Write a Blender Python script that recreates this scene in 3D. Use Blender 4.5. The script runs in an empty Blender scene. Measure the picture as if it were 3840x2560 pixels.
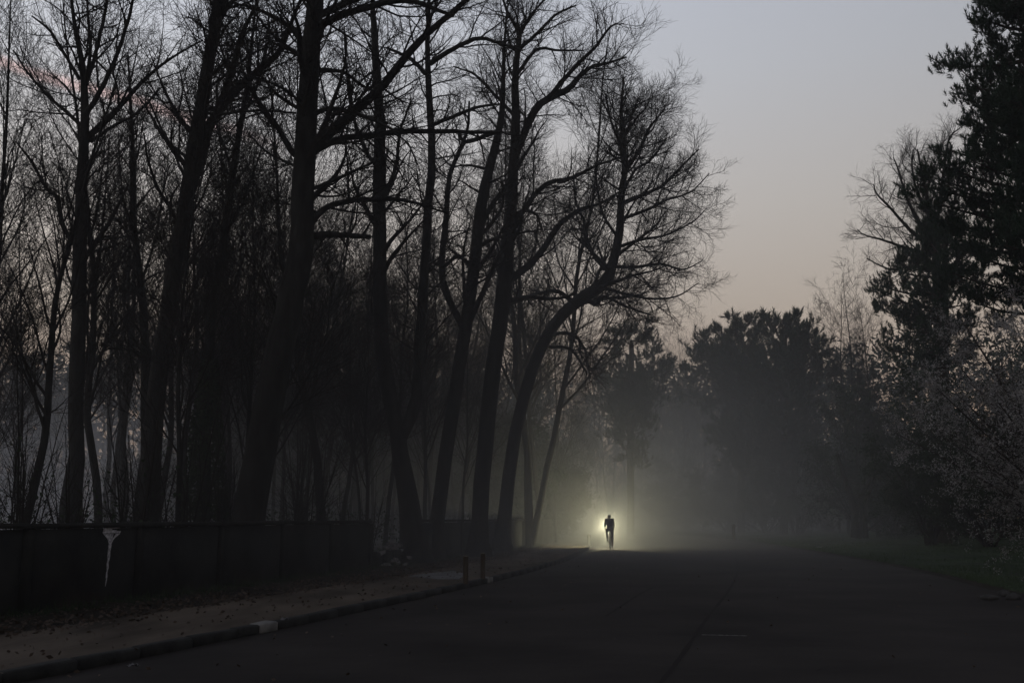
import bpy, math, random
import numpy as np
from mathutils import Vector, Matrix

R = math.radians
scene = bpy.context.scene
col = scene.collection
random.seed(5)

# ------------------------------------------------------------------ camera
F = 3733.0                      # focal length in photo pixels (35 mm on a 36 mm wide frame)
EYE = 1.58
PITCH = math.atan((1937 - 1280) / F)
cam_d = bpy.data.cameras.new('camera')
cam_d.lens = 36 * F / 3840
cam_d.sensor_width = 36
cam_d.clip_start = 0.05
cam_d.clip_end = 3000
cam = bpy.data.objects.new('camera', cam_d)
col.objects.link(cam)
cam.location = (0, 0, EYE)
cam.rotation_euler = (R(90) + PITCH, 0, 0)
scene.camera = cam

# ------------------------------------------------------------------ world: dusk sky
world = bpy.data.worlds.new('World')
scene.world = world
world.use_nodes = True
nt = world.node_tree
nt.nodes.clear()
N = nt.nodes.new
L = nt.links.new
out = N('ShaderNodeOutputWorld')
bg = N('ShaderNodeBackground')
L(bg.outputs[0], out.inputs[0])
tc = N('ShaderNodeTexCoord')
sep = N('ShaderNodeSeparateXYZ')
L(tc.outputs['Generated'], sep.inputs[0])
ramp = N('ShaderNodeValToRGB')
L(sep.outputs['Z'], ramp.inputs[0])


def lin(r, g, b):
    f = lambda c: (c / 255 / 12.92) if c / 255 <= 0.04045 else ((c / 255 + 0.055) / 1.055) ** 2.4
    return (f(r), f(g), f(b), 1)


cr = ramp.color_ramp
stops = [(0.0, (168, 142, 122)), (0.10, (182, 158, 138)), (0.20, (186, 174, 162)), (0.30, (187, 182, 178)),
         (0.42, (184, 186, 192)), (0.52, (180, 185, 197)), (0.75, (124, 126, 138)), (1.0, (84, 84, 92))]
cr.elements[0].position = 0
cr.elements[0].color = lin(*stops[0][1])
cr.elements[1].position = 1
cr.elements[1].color = lin(*stops[-1][1])
for p, c in stops[1:-1]:
    e = cr.elements.new(p)
    e.color = lin(*c)
sky = N('ShaderNodeTexSky')
sky.sky_type = 'NISHITA'
sky.sun_disc = False
sky.sun_elevation = R(-1.0)
sky.sun_rotation = R(-40)
skys = N('ShaderNodeVectorMath')
skys.operation = 'SCALE'
skys.inputs['Scale'].default_value = 0.05
L(sky.outputs[0], skys.inputs[0])
mixs = N('ShaderNodeMix')
mixs.data_type = 'RGBA'
mixs.inputs[0].default_value = 0.94
L(skys.outputs[0], mixs.inputs[6])
L(ramp.outputs[0], mixs.inputs[7])


def px_dir(px, py):
    u, v = (px - 1920) / F, (1280 - py) / F
    c, s = math.cos(PITCH), math.sin(PITCH)
    return Vector((u, c - v * s, s + v * c)).normalized()


# the sky is brighter towards the coming sunrise on the left and dims away from it
dl = N('ShaderNodeVectorMath'); dl.operation = 'DOT_PRODUCT'
dl.inputs[1].default_value = (math.sin(R(-55)), math.cos(R(-55)), 0)
L(tc.outputs['Generated'], dl.inputs[0])
fz = N('ShaderNodeMath'); fz.operation = 'MULTIPLY_ADD'
fz.inputs[1].default_value = 0.72; fz.inputs[2].default_value = 0.87
L(dl.outputs['Value'], fz.inputs[0])
fm = N('ShaderNodeMath'); fm.operation = 'MAXIMUM'; fm.inputs[1].default_value = 0.35
L(fz.outputs[0], fm.inputs[0])
azs = N('ShaderNodeVectorMath'); azs.operation = 'SCALE'
L(mixs.outputs[2], azs.inputs[0]); L(fm.outputs[0], azs.inputs['Scale'])
# rose contrail: a thin band of the sky along a great circle
da, db = px_dir(0, 235), px_dir(760, 460)
nrm = da.cross(db).normalized()
mid = (da * 0.75 + db * 0.25).normalized()
dot = N('ShaderNodeVectorMath'); dot.operation = 'DOT_PRODUCT'
dot.inputs[1].default_value = nrm
nz = N('ShaderNodeTexNoise'); nz.inputs['Scale'].default_value = 22; nz.inputs['Detail'].default_value = 4
L(tc.outputs['Generated'], nz.inputs['Vector'])
wob = N('ShaderNodeMath'); wob.operation = 'MULTIPLY_ADD'
wob.inputs[1].default_value = 0.012; wob.inputs[2].default_value = -0.006
L(nz.outputs['Fac'], wob.inputs[0])
L(tc.outputs['Generated'], dot.inputs[0])
ad = N('ShaderNodeMath'); ad.operation = 'ADD'
L(dot.outputs['Value'], ad.inputs[0]); L(wob.outputs[0], ad.inputs[1])
ab = N('ShaderNodeMath'); ab.operation = 'ABSOLUTE'
L(ad.outputs[0], ab.inputs[0])
mr = N('ShaderNodeMapRange'); mr.interpolation_type = 'SMOOTHSTEP'
mr.inputs['From Min'].default_value = 0.001; mr.inputs['From Max'].default_value = 0.0085
mr.inputs['To Min'].default_value = 1; mr.inputs['To Max'].default_value = 0
L(ab.outputs[0], mr.inputs[0])
dm = N('ShaderNodeVectorMath'); dm.operation = 'DOT_PRODUCT'
dm.inputs[1].default_value = mid
L(tc.outputs['Generated'], dm.inputs[0])
mr2 = N('ShaderNodeMapRange'); mr2.interpolation_type = 'SMOOTHSTEP'
mr2.inputs['From Min'].default_value = math.cos(R(13)); mr2.inputs['From Max'].default_value = math.cos(R(3))
L(dm.outputs['Value'], mr2.inputs[0])
mu = N('ShaderNodeMath'); mu.operation = 'MULTIPLY'
L(mr.outputs[0], mu.inputs[0]); L(mr2.outputs[0], mu.inputs[1])
mu2 = N('ShaderNodeMath'); mu2.operation = 'MULTIPLY'; mu2.inputs[1].default_value = 0.5
L(mu.outputs[0], mu2.inputs[0])
mixc = N('ShaderNodeMix'); mixc.data_type = 'RGBA'
L(mu2.outputs[0], mixc.inputs[0]); L(azs.outputs[0], mixc.inputs[6])
mixc.inputs[7].default_value = lin(238, 188, 180)
L(mixc.outputs[2], bg.inputs['Color'])
bg.inputs['Strength'].default_value = 1.0

# faint glow of the sun still under the horizon, ahead and to the left
sun_d = bpy.data.lights.new('sun', 'SUN')
sun_d.energy = 0.02
sun_d.angle = R(20)
sun_d.color = (1, 0.8, 0.68)
sun = bpy.data.objects.new('sun', sun_d)
col.objects.link(sun)
sun.rotation_euler = (R(84), 0, R(40 + 180))

scene.view_settings.view_transform = 'Standard'
scene.view_settings.look = 'None'
scene.view_settings.exposure = 0
scene.view_settings.gamma = 1
scene.view_settings.use_curve_mapping = False
scene.cycles.use_denoising = True
scene.cycles.max_bounces = 5
scene.cycles.diffuse_bounces = 2
scene.cycles.glossy_bounces = 2
scene.cycles.volume_bounces = 1
scene.cycles.transparent_max_bounces = 4


def at(px, py, y):
    """world point seen at photo pixel (px, py), y metres down the road from the camera"""
    d = px_dir(px, py)
    return np.array((d.x * y / d.y, y, EYE + d.z * y / d.y))


# ------------------------------------------------------------------ helpers
def mat(name, c1, c2, scale=4.0, rough=0.9, bump=0.0, spec=0.3, detail=4, stretch=None, thr=(0.3, 0.7)):
    m = bpy.data.materials.new(name)
    m.use_nodes = True
    t = m.node_tree
    b = t.nodes['Principled BSDF']
    b.inputs['Roughness'].default_value = rough
    b.inputs['Specular IOR Level'].default_value = spec
    co = t.nodes.new('ShaderNodeTexCoord')
    mp = t.nodes.new('ShaderNodeMapping')
    t.links.new(co.outputs['Object'], mp.inputs[0])
    if stretch:
        mp.inputs['Scale'].default_value = stretch
    n = t.nodes.new('ShaderNodeTexNoise')
    n.inputs['Scale'].default_value = scale
    n.inputs['Detail'].default_value = detail
    t.links.new(mp.outputs[0], n.inputs['Vector'])
    r = t.nodes.new('ShaderNodeValToRGB')
    r.color_ramp.elements[0].position = thr[0]
    r.color_ramp.elements[1].position = thr[1]
    r.color_ramp.elements[0].color = (*c1, 1)
    r.color_ramp.elements[1].color = (*c2, 1)
    t.links.new(n.outputs['Fac'], r.inputs[0])
    t.links.new(r.outputs[0], b.inputs['Base Color'])
    if bump:
        bp = t.nodes.new('ShaderNodeBump')
        bp.inputs['Strength'].default_value = bump
        bp.inputs['Distance'].default_value = 0.03
        n2 = t.nodes.new('ShaderNodeTexNoise')
        n2.inputs['Scale'].default_value = scale * 6
        n2.inputs['Detail'].default_value = 3
        t.links.new(mp.outputs[0], n2.inputs['Vector'])
        t.links.new(n2.outputs['Fac'], bp.inputs['Height'])
        t.links.new(bp.outputs[0], b.inputs['Normal'])
    return m


def flat(name, c, rough=0.6, metal=0.0):
    m = bpy.data.materials.new(name)
    m.use_nodes = True
    b = m.node_tree.nodes['Principled BSDF']
    b.inputs['Base Color'].default_value = (*c, 1)
    b.inputs['Roughness'].default_value = rough
    b.inputs['Metallic'].default_value = metal
    b.inputs['Specular IOR Level'].default_value = 0.15 if rough >= 0.7 else 0.4
    return m


def emit(name, c, s):
    m = bpy.data.materials.new(name)
    m.use_nodes = True
    b = m.node_tree.nodes['Principled BSDF']
    b.inputs['Base Color'].default_value = (*c, 1)
    b.inputs['Emission Color'].default_value = (*c, 1)
    b.inputs['Emission Strength'].default_value = s
    return m


M = dict(
    bark=mat('bark', (0.012, 0.012, 0.011), (0.030, 0.030, 0.028), 5, bump=0.8, stretch=(1, 1, 0.25), spec=0.15),
    twig=flat('twig_bark', (0.022, 0.020, 0.018), 0.9),
    pinebark=mat('pine_bark', (0.02, 0.016, 0.013), (0.045, 0.035, 0.027), 4, bump=0.8, stretch=(1, 1, 0.3), spec=0.15),
    needle=mat('pine_needles', (0.012, 0.03, 0.018), (0.028, 0.055, 0.03), 1.2, spec=0.2),
    leaf=mat('evergreen_leaves', (0.012, 0.025, 0.012), (0.03, 0.05, 0.022), 1.5, spec=0.2),
    ivy=mat('ivy_leaves', (0.015, 0.03, 0.012), (0.035, 0.055, 0.022), 2, spec=0.3),
    blossom=mat('pale_blossom', (0.17, 0.166, 0.163), (0.46, 0.46, 0.46), 0.9, spec=0.1),
    bushtwig=flat('bush_bark', (0.055, 0.050, 0.047), 0.9),
    asphalt=mat('asphalt', (0.012, 0.0105, 0.010), (0.036, 0.031, 0.029), 0.45, rough=0.9, bump=0.25, spec=0.15, detail=9),
    seam=flat('tar_seam', (0.018, 0.016, 0.016), 1.0),
    paint=mat('worn_road_paint', (0.05, 0.05, 0.05), (0.22, 0.22, 0.21), 14, spec=0.2),
    sand=mat('sandy_path', (0.038, 0.031, 0.024), (0.135, 0.11, 0.088), 1.1, bump=0.6, detail=8, spec=0.1, stretch=(1, 0.35, 1)),
    soil=mat('woodland_soil', (0.012, 0.011, 0.009), (0.035, 0.028, 0.02), 1.5, bump=0.9, spec=0.1),
    grassy=mat('verge_turf', (0.018, 0.03, 0.014), (0.04, 0.065, 0.032), 0.6, bump=0.9, spec=0.1),
    blade=mat('grass_blades', (0.04, 0.065, 0.03), (0.08, 0.12, 0.06), 0.5, spec=0.15),
    kerb=mat('kerb_stone', (0.012, 0.013, 0.013), (0.036, 0.037, 0.036), 3, bump=0.5, spec=0.2),
    kerbpale=mat('pale_kerb_stone', (0.13, 0.13, 0.125), (0.26, 0.26, 0.25), 3, bump=0.4, spec=0.2),
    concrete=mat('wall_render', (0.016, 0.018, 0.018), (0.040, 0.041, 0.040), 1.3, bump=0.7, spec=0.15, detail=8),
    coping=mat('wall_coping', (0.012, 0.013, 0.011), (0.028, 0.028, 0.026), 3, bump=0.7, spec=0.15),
    chalk=mat('white_wall_paint', (0.34, 0.34, 0.37), (0.70, 0.70, 0.74), 25, spec=0.2, thr=(0.35, 0.6)),
    rubble=mat('rubble', (0.05, 0.05, 0.055), (0.30, 0.29, 0.29), 5, bump=0.5, spec=0.2),
    wood=mat('bollard_wood', (0.03, 0.022, 0.013), (0.07, 0.05, 0.03), 8, bump=0.5, stretch=(1, 1, 0.15)),
    woodend=mat('cut_wood', (0.16, 0.14, 0.11), (0.28, 0.26, 0.22), 20),
    deadleaf=mat('dead_leaves', (0.03, 0.022, 0.015), (0.13, 0.10, 0.08), 3),
    slab=mat('pale_slab', (0.09, 0.09, 0.095), (0.17, 0.17, 0.175), 1.6, bump=0.3),
    edge=mat('weathered_stone', (0.03, 0.03, 0.03), (0.08, 0.08, 0.078), 6, bump=0.6),
    litter=flat('white_litter', (0.7, 0.7, 0.7)),
    iron=flat('grey_metal', (0.06, 0.06, 0.06), 0.5, 0.6),
    black=flat('black_rubber', (0.012, 0.012, 0.012), 0.8),
    frame=flat('bike_frame_paint', (0.02, 0.02, 0.024), 0.4),
    jacket=mat('dark_jacket', (0.012, 0.013, 0.02), (0.02, 0.02, 0.03), 9),
    tights=mat('black_tights', (0.010, 0.010, 0.011), (0.018, 0.018, 0.018), 9),
    skin=flat('skin', (0.30, 0.19, 0.14), 0.6),
    helmet=flat('dark_helmet', (0.015, 0.015, 0.016), 0.4),
    lens=emit('lamp_lens', (1.0, 0.95, 0.72), 60),
    tinylamp=emit('signal_lens', (1.0, 0.75, 0.65), 6),
)


def tag(o, label=None, cat=None, group=None, kind=None):
    if label: o['label'] = label
    if cat: o['category'] = cat
    if group: o['group'] = group
    if kind: o['kind'] = kind
    return o


def link(name, data, parent=None):
    o = bpy.data.objects.new(name, data)
    col.objects.link(o)
    if parent is not None:
        o.parent = parent
    return o


def empty(name, loc=(0, 0, 0), rz=0.0):
    o = bpy.data.objects.new(name, None)
    col.objects.link(o)
    o.location = loc
    o.rotation_euler = (0, 0, rz)
    o.empty_display_size = 0.3
    return o


def np_mesh(name, verts, faces, material, smooth=False):
    """faces: (n, k) int array, all of one size"""
    verts = np.asarray(verts, dtype=np.float32).reshape(-1, 3)
    faces = np.asarray(faces, dtype=np.int32)
    me = bpy.data.meshes.new(name)
    n, k = faces.shape
    me.vertices.add(len(verts))
    me.vertices.foreach_set('co', verts.ravel())
    me.loops.add(n * k)
    me.loops.foreach_set('vertex_index', faces.ravel())
    me.polygons.add(n)
    me.polygons.foreach_set('loop_start', np.arange(0, n * k, k, dtype=np.int32))
    if smooth:
        me.polygons.foreach_set('use_smooth', np.ones(n, dtype=bool))
    me.update(calc_edges=True)
    me.materials.append(material)
    return me


def norm(v):
    return v / np.maximum(np.linalg.norm(v, axis=-1, keepdims=True), 1e-9)


def tubes(P, Rr, S):
    """P (n,k,3) polylines, Rr (n,k) radii -> verts, quad faces"""
    n, k, _ = P.shape
    T = np.empty_like(P)
    T[:, 1:-1] = P[:, 2:] - P[:, :-2]
    T[:, 0] = P[:, 1] - P[:, 0]
    T[:, -1] = P[:, -1] - P[:, -2]
    T = norm(T)
    mean = norm(P[:, -1] - P[:, 0])
    ref = np.where(np.abs(mean[:, 2:3]) < 0.7, np.array([[0, 0, 1.0]]), np.array([[1.0, 0.15, 0]]))
    ref = np.repeat(ref[:, None, :], k, 1)
    U = norm(np.cross(T, ref))
    V = np.cross(T, U)
    a = np.arange(S) * 2 * math.pi / S
    ring = (np.cos(a)[None, None, :, None] * U[:, :, None, :] + np.sin(a)[None, None, :, None] * V[:, :, None, :])
    W = P[:, :, None, :] + ring * Rr[:, :, None, None]
    idx = np.arange(n * k * S).reshape(n, k, S)
    A = idx[:, :-1, :]
    B = np.roll(A, -1, 2)
    D = idx[:, 1:, :]
    C = np.roll(D, -1, 2)
    Fq = np.stack([A, B, C, D], -1).reshape(-1, 4)
    return W.reshape(-1, 3), Fq


def tube_mesh(name, sets, material, smooth=False):
    """sets: list of (P, R, sides)"""
    vs, fs, o = [], [], 0
    for P, Rr, S in sets:
        if len(P) == 0:
            continue
        v, f = tubes(P, Rr, S)
        vs.append(v)
        fs.append(f + o)
        o += len(v)
    return np_mesh(name, np.concatenate(vs), np.concatenate(fs), material, smooth)


def resample(pts, rads, k, rng=None, wig=0.0):
    pts = np.asarray(pts, float)
    rads = np.asarray(rads, float)
    # Catmull-Rom through the points
    n = len(pts)
    ext = np.vstack([2 * pts[0] - pts[1], pts, 2 * pts[-1] - pts[-2]])
    t = np.linspace(0, n - 1 - 1e-6, k)
    i = t.astype(int)
    f = (t - i)[:, None]
    p0, p1, p2, p3 = ext[i], ext[i + 1], ext[i + 2], ext[i + 3]
    q = 0.5 * (2 * p1 + (p2 - p0) * f + (2 * p0 - 5 * p1 + 4 * p2 - p3) * f ** 2 + (3 * p1 - p0 - 3 * p2 + p3) * f ** 3)
    r = np.interp(t, np.arange(n), rads)
    if rng is not None and wig:
        q[1:] += rng.normal(0, wig, (k - 1, 3)) * r[1:, None]
    return q, r


def spawn(rng, P, Rr, n, t0, t1, length, ang, K, up=0.05, wig=0.12, ratio=0.55, rmax=None, rend=0.25, pdir=0.0,
          rmin=0.003):
    """children of a batch of branches. n: per-parent counts; length: fn(t, parent_length) -> metres"""
    N0, K0, _ = P.shape
    n = np.broadcast_to(np.asarray(n), (N0,)).astype(int)
    idx = np.repeat(np.arange(N0), n)
    if len(idx) == 0:
        return np.zeros((0, K, 3)), np.zeros((0, K))
    start = np.concatenate([[0], np.cumsum(n)[:-1]])
    order = np.arange(len(idx)) - start[idx]
    t = t0 + (t1 - t0) * (order + rng.uniform(0, 1, len(idx))) / n[idx]
    ft = np.clip(t, 0, 0.9999) * (K0 - 1)
    i = ft.astype(int)
    f = (ft - i)[:, None]
    pos = P[idx, i] * (1 - f) + P[idx, i + 1] * f
    tan = norm(P[idx, i + 1] - P[idx, i])
    rad = Rr[idx, i] * (1 - f[:, 0]) + Rr[idx, i + 1] * f[:, 0]
    pl = np.linalg.norm(np.diff(P, axis=1), axis=2).sum(1)[idx]
    Ln = length(t, pl) * rng.uniform(0.65, 1.3, len(idx))
    rv = norm(rng.normal(0, 1, (len(idx), 3)))
    perp = norm(rv - (rv * tan).sum(1, keepdims=True) * tan)
    if pdir:
        perp = norm(perp + np.array([0, 0, pdir]))
    a = rng.normal(ang[0], ang[1], len(idx))[:, None]
    d = norm(np.cos(a) * tan + np.sin(a) * perp)
    Q = np.empty((len(idx), K, 3))
    Q[:, 0] = pos
    st = (Ln / (K - 1))[:, None]
    bend = rng.normal(0, wig * 0.6, (len(idx), 3))
    for j in range(1, K):
        Q[:, j] = Q[:, j - 1] + d * st
        d = norm(d + rng.normal(0, wig, d.shape) + bend + np.array([0, 0, up]))
    r0 = rad * ratio
    if rmax is not None:
        r0 = np.minimum(r0, rmax)
    r0 = np.maximum(np.minimum(r0, Ln * 0.03 + 0.002), rmin)
    Rq = r0[:, None] * np.linspace(1, rend, K)[None]
    return Q, np.maximum(Rq, 0.002)


def quads_cloud(rng, C, size, flatness=1.0, aspect=1.0):
    """small leaf-sized quads with random orientation around the centres C"""
    n = len(C)
    a = norm(rng.normal(0, 1, (n, 3)) * np.array([1, 1, flatness]))
    b0 = rng.normal(0, 1, (n, 3))
    b = norm(np.cross(a, b0))
    s = (size * rng.uniform(0.6, 1.4, n))[:, None]
    v = np.stack([C - a * s, C + b * s * aspect * 0.6, C + a * s, C - b * s * aspect * 0.6], 1)
    return v.reshape(-1, 3), np.arange(n * 4).reshape(n, 4)


# ------------------------------------------------------------------ plan of the road
KERB = np.array([(-9.3, -6.0), (-7.9, 0.0), (-6.2, 5.5), (-4.95, 9.5), (-4.22, 11.8), (-3.45, 14.3), (-2.68, 17.0),
                 (-1.75, 20.3), (-0.75, 24.2), (0.5, 29.5), (1.95, 37.0), (3.0, 44.0), (4.0, 52.0), (4.7, 60.0),
                 (4.9, 70.0), (4.2, 80.0), (2.4, 91.0), (-1.5, 103.0), (-8.0, 115.0), (-19, 128), (-36, 140)])
RIGHT = np.array([(4.0, -6.0), (5.9, 0.0), (7.4, 6.0), (8.6, 12.0), (9.9, 19.0), (10.9, 24.0), (11.9, 29.5), (12.7, 35.5),
                  (13.4, 42.0), (14.1, 49.0), (15.0, 60.0), (15.5, 72.0), (14.9, 84.0), (13.4, 96.0), (9.5, 110.0),
                  (2.0, 124.0), (-10, 138), (-30, 152)])


def curve(pts, n):
    p = np.c_[pts, np.zeros(len(pts))]
    q, _ = resample(p, np.zeros(len(p)), 2000)
    s = np.concatenate([[0], np.cumsum(np.linalg.norm(np.diff(q, axis=0), axis=1))])
    t = np.linspace(0, s[-1], n)
    q = np.c_[np.interp(t, s, q[:, 0]), np.interp(t, s, q[:, 1])]
    d = norm(np.gradient(q, axis=0))
    return q, d, s[-1]


kq, kd, klen = curve(KERB, 400)
rq, rd, rlen = curve(RIGHT, 400)


def kerb_at(y):
    return float(np.interp(y, kq[:, 1], kq[:, 0]))


def right_at(y):
    return float(np.interp(y, rq[:, 1], rq[:, 0]))


def strip(name, A, B, material, za, zb=None, kind='structure', cols=1, jitter=0):
    zb = za if zb is None else zb
    rows = []
    for j in range(cols + 1):
        f = j / cols
        xy = A * (1 - f) + B * f
        rows.append(np.c_[xy, np.full(len(xy), za * (1 - f) + zb * f)])
    G = np.stack(rows, 1)
    n, k, _ = G.shape
    if jitter:
        G[:, 1:-1, 2] += np.random.RandomState(3).normal(0, jitter, (n, k - 2))
    idx = np.arange(n * k).reshape(n, k)
    Fq = np.stack([idx[:-1, :-1], idx[:-1, 1:], idx[1:, 1:], idx[1:, :-1]], -1).reshape(-1, 4)
    o = link(name, np_mesh(name, G.reshape(-1, 3), Fq, material, True))
    tag(o, kind=kind)
    return o


def height(x, y):
    """gentle roll of the ground away from the road"""
    return 0.0


# ground sheet to the horizon
g = np.linspace(-1, 1, 61)
gx, gy = np.meshgrid(np.sign(g) * np.abs(g) ** 2 * 900, np.sign(g) * np.abs(g) ** 2 * 900 + 30)
gz = np.full(gx.shape, -0.03)
idx = np.arange(61 * 61).reshape(61, 61)
gf = np.stack([idx[:-1, :-1], idx[:-1, 1:], idx[1:, 1:], idx[1:, :-1]], -1).reshape(-1, 4)
tag(link('ground', np_mesh('ground', np.stack([gx, gy, gz], -1).reshape(-1, 3), gf, M['soil'])), kind='structure')

road = strip('road', kq, rq, M['asphalt'], 0.0, cols=10)
nk = np.c_[-kd[:, 1], kd[:, 0]]            # to the left of the road
nr = np.c_[rd[:, 1], -rd[:, 0]]            # to the right
KW = 0.16
pathw = 2.45
path = strip('footpath', kq + nk * (KW + 0.012), kq + nk * pathw, M['sand'], 0.108, 0.12, cols=8, jitter=0.006)
wood_floor = strip('woodland_floor', kq + nk * (pathw - 0.01), kq + nk * 60, M['soil'], 0.112, 0.3, cols=14, jitter=0.05)
verge = strip('grass_verge', rq + nr * 0.18, rq + nr * 45, M['grassy'], 0.05, 0.35, cols=24, jitter=0.04)
verge_rim = strip('verge_rim', rq - nr * 0.05, rq + nr * 0.22, M['soil'], 0.006, 0.06, cols=2, jitter=0.01)

# ------------------------------------------------------------------ kerb of separate stones
def box_mesh(name, sx, sy, sz, material, bevel=0.01, jit=0.0, rng=None):
    """box from z=0 up, chamfered top edges"""
    b = bevel
    x, y = sx / 2, sy / 2
    v = [(-x, -y, 0), (x, -y, 0), (x, y, 0), (-x, y, 0),
         (-x, -y, sz - b), (x, -y, sz - b), (x, y, sz - b), (-x, y, sz - b),
         (-x + b, -y + b, sz), (x - b, -y + b, sz), (x - b, y - b, sz), (-x + b, y - b, sz)]
    v = np.array(v, float)
    if jit and rng is not None:
        v += rng.normal(0, jit, v.shape)
    f = [(0, 3, 2, 1), (0, 1, 5, 4), (1, 2, 6, 5), (2, 3, 7, 6), (3, 0, 4, 7),
         (4, 5, 9, 8), (5, 6, 10, 9), (6, 7, 11, 10), (7, 4, 8, 11), (8, 9, 10, 11)]
    return np_mesh(name, v, np.array(f), material)


kerb = empty('kerb')
tag(kerb, kind='structure')
rng = np.random.default_rng(11)
kerb_meshes = [box_mesh('kerb_stone', KW, 0.97, 0.155, M['kerb'], 0.022, 0.004, rng) for _ in range(4)]
pale_mesh = box_mesh('kerb_stone', KW + 0.05, 0.42, 0.165, M['kerbpale'], 0.02, 0.004, rng)
s = 0.0
step = klen / 399
while s < klen - 20:
    i = min(int(s / step), 398)
    p = kq[i] + (kq[i + 1] - kq[i]) * (s / step - i) + nk[i] * KW / 2
    if p[1] > 5:
        pale = any(abs(p[1] - yy) < 0.485 for yy in (14.35, 24.4))
        if pale:                                   # a dark stone with its neighbour replaced by a short pale one
            o = link('kerb_stone', box_mesh('kerb_stone', KW, 0.53, 0.155, M['kerb'], 0.02, 0.003, rng), kerb)
            q = p - kd[i] * 0.235
            o.location = (q[0], q[1], -0.035)
            o.rotation_euler = (0, 0, math.atan2(-kd[i][0], kd[i][1]))
            p = p + kd[i] * 0.265
        o = link('kerb_stone', pale_mesh if pale else kerb_meshes[rng.integers(4)], kerb)
        o.location = (p[0], p[1], -0.035 + rng.normal(0, 0.004))
        if pale:
            o['label'] = 'pale stone set in the dark kerb'
        o.rotation_euler = (rng.normal(0, 0.006), rng.normal(0, 0.02), math.atan2(-kd[i][0], kd[i][1]) + rng.normal(0, 0.006))
    s += 1.0

# ------------------------------------------------------------------ boundary wall
WALL = np.array([(-12.0, 2.0), (-10.9, 6.0), (-9.2, 11.0), (-7.9, 15.0), (-6.1, 22.0), (-4.2, 30.0), (-3.25, 34.0), (-1.6, 41.0),
                 (0.4, 49.0), (2.2, 57.2)])
wq, wd, wlen = curve(WALL, 300)
ws = np.linspace(0, wlen, 300)


def wall_pt(s_):
    return np.array([np.interp(s_, ws, wq[:, 0]), np.interp(s_, ws, wq[:, 1])])


def s_at_y(y):
    return float(np.interp(y, wq[:, 1], ws))


def build_wall(y0, y1, label, h=1.42):
    s0, s1 = s_at_y(y0), s_at_y(y1)
    c0 = wall_pt(s0)
    root = empty('boundary_wall', (c0[0], c0[1], 0.1))
    tag(root, label, 'wall', 'boundary walls along the footpath')
    nb = max(1, round((s1 - s0) / 2.75))
    bl = (s1 - s0) / nb
    for b in range(nb):
        a, c = wall_pt(s0 + b * bl), wall_pt(s0 + (b + 1) * bl)
        m_ = (a + c) / 2
        ang = math.atan2(-(c - a)[0], (c - a)[1])
        ln = float(np.linalg.norm(c - a))
        for k in range(1):                          # one cast panel in each bay
            hh = (h - 0.125)
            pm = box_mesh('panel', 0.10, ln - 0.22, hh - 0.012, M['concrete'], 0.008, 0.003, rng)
            o = link('panel', pm, root)
            o.location = (m_[0] - c0[0] + rng.normal(0, 0.004), m_[1] - c0[1], k * hh)
            o.rotation_euler = (0, rng.normal(0, 0.004), ang)
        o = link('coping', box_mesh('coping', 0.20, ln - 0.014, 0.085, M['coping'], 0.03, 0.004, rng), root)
        o.location = (m_[0] - c0[0], m_[1] - c0[1], h - 0.12 + rng.normal(0, 0.003))
        o.rotation_euler = (0, 0, ang)
    for b in range(nb + 1):
        a = wall_pt(s0 + b * bl)
        d = wall_pt(min(s0 + b * bl + 0.2, wlen)) - wall_pt(s0 + b * bl - 0.2)
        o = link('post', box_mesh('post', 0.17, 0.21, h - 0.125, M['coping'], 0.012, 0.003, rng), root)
        o.location = (a[0] - c0[0], a[1] - c0[1], -0.002)
        o.rotation_euler = (0, 0, math.atan2(-d[0], d[1]))
    return root


wall_a = build_wall(5.0, 29.9, 'long dark wall in front of the woods, left of the rubble')
wall_b = build_wall(34.2, 57.0, 'shorter misty wall beyond the rubble, ending beside the cyclist')

# white hatched paint mark on the near wall
mk_s = None
best = 1e9
for s_ in np.linspace(s_at_y(8), s_at_y(25), 1500):
    p = wall_pt(s_)
    pxx = p[0] / p[1] * F * math.cos(PITCH) / (1 - 0) + 1920
    pxx = 1920 + F * (p[0] / (p[1] * math.cos(PITCH) - 0.1 * math.sin(PITCH)))
    if abs(pxx - 412) < best:
        best, mk_s = abs(pxx - 412), s_
mp_, mp2 = wall_pt(mk_s), wall_pt(mk_s + 0.5)
mdir = norm(mp2 - mp_)
mnorm = np.array([mdir[1], -mdir[0]])        # towards the road
mv, mf = [], []


def stroke(u0, z0, u1, z1, w):
    """a brush stroke on the wall face; u along the wall, z up from the wall foot"""
    du, dz = u1 - u0, z1 - z0
    l = math.hypot(du, dz)
    ox, oz = -dz / l * w / 2, du / l * w / 2
    off = 0.0565 + 0.0006 * (len(mf) % 7)
    b = len(mv)
    for (u, z) in ((u0 - ox, z0 - oz), (u1 - ox, z1 - oz), (u1 + ox, z1 + oz), (u0 + ox, z0 + oz)):
        base = mdir * u * 1.5 + mnorm * off
        mv.append((base[0], base[1], z))
    mf.append((b, b + 1, b + 2, b + 3))


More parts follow.
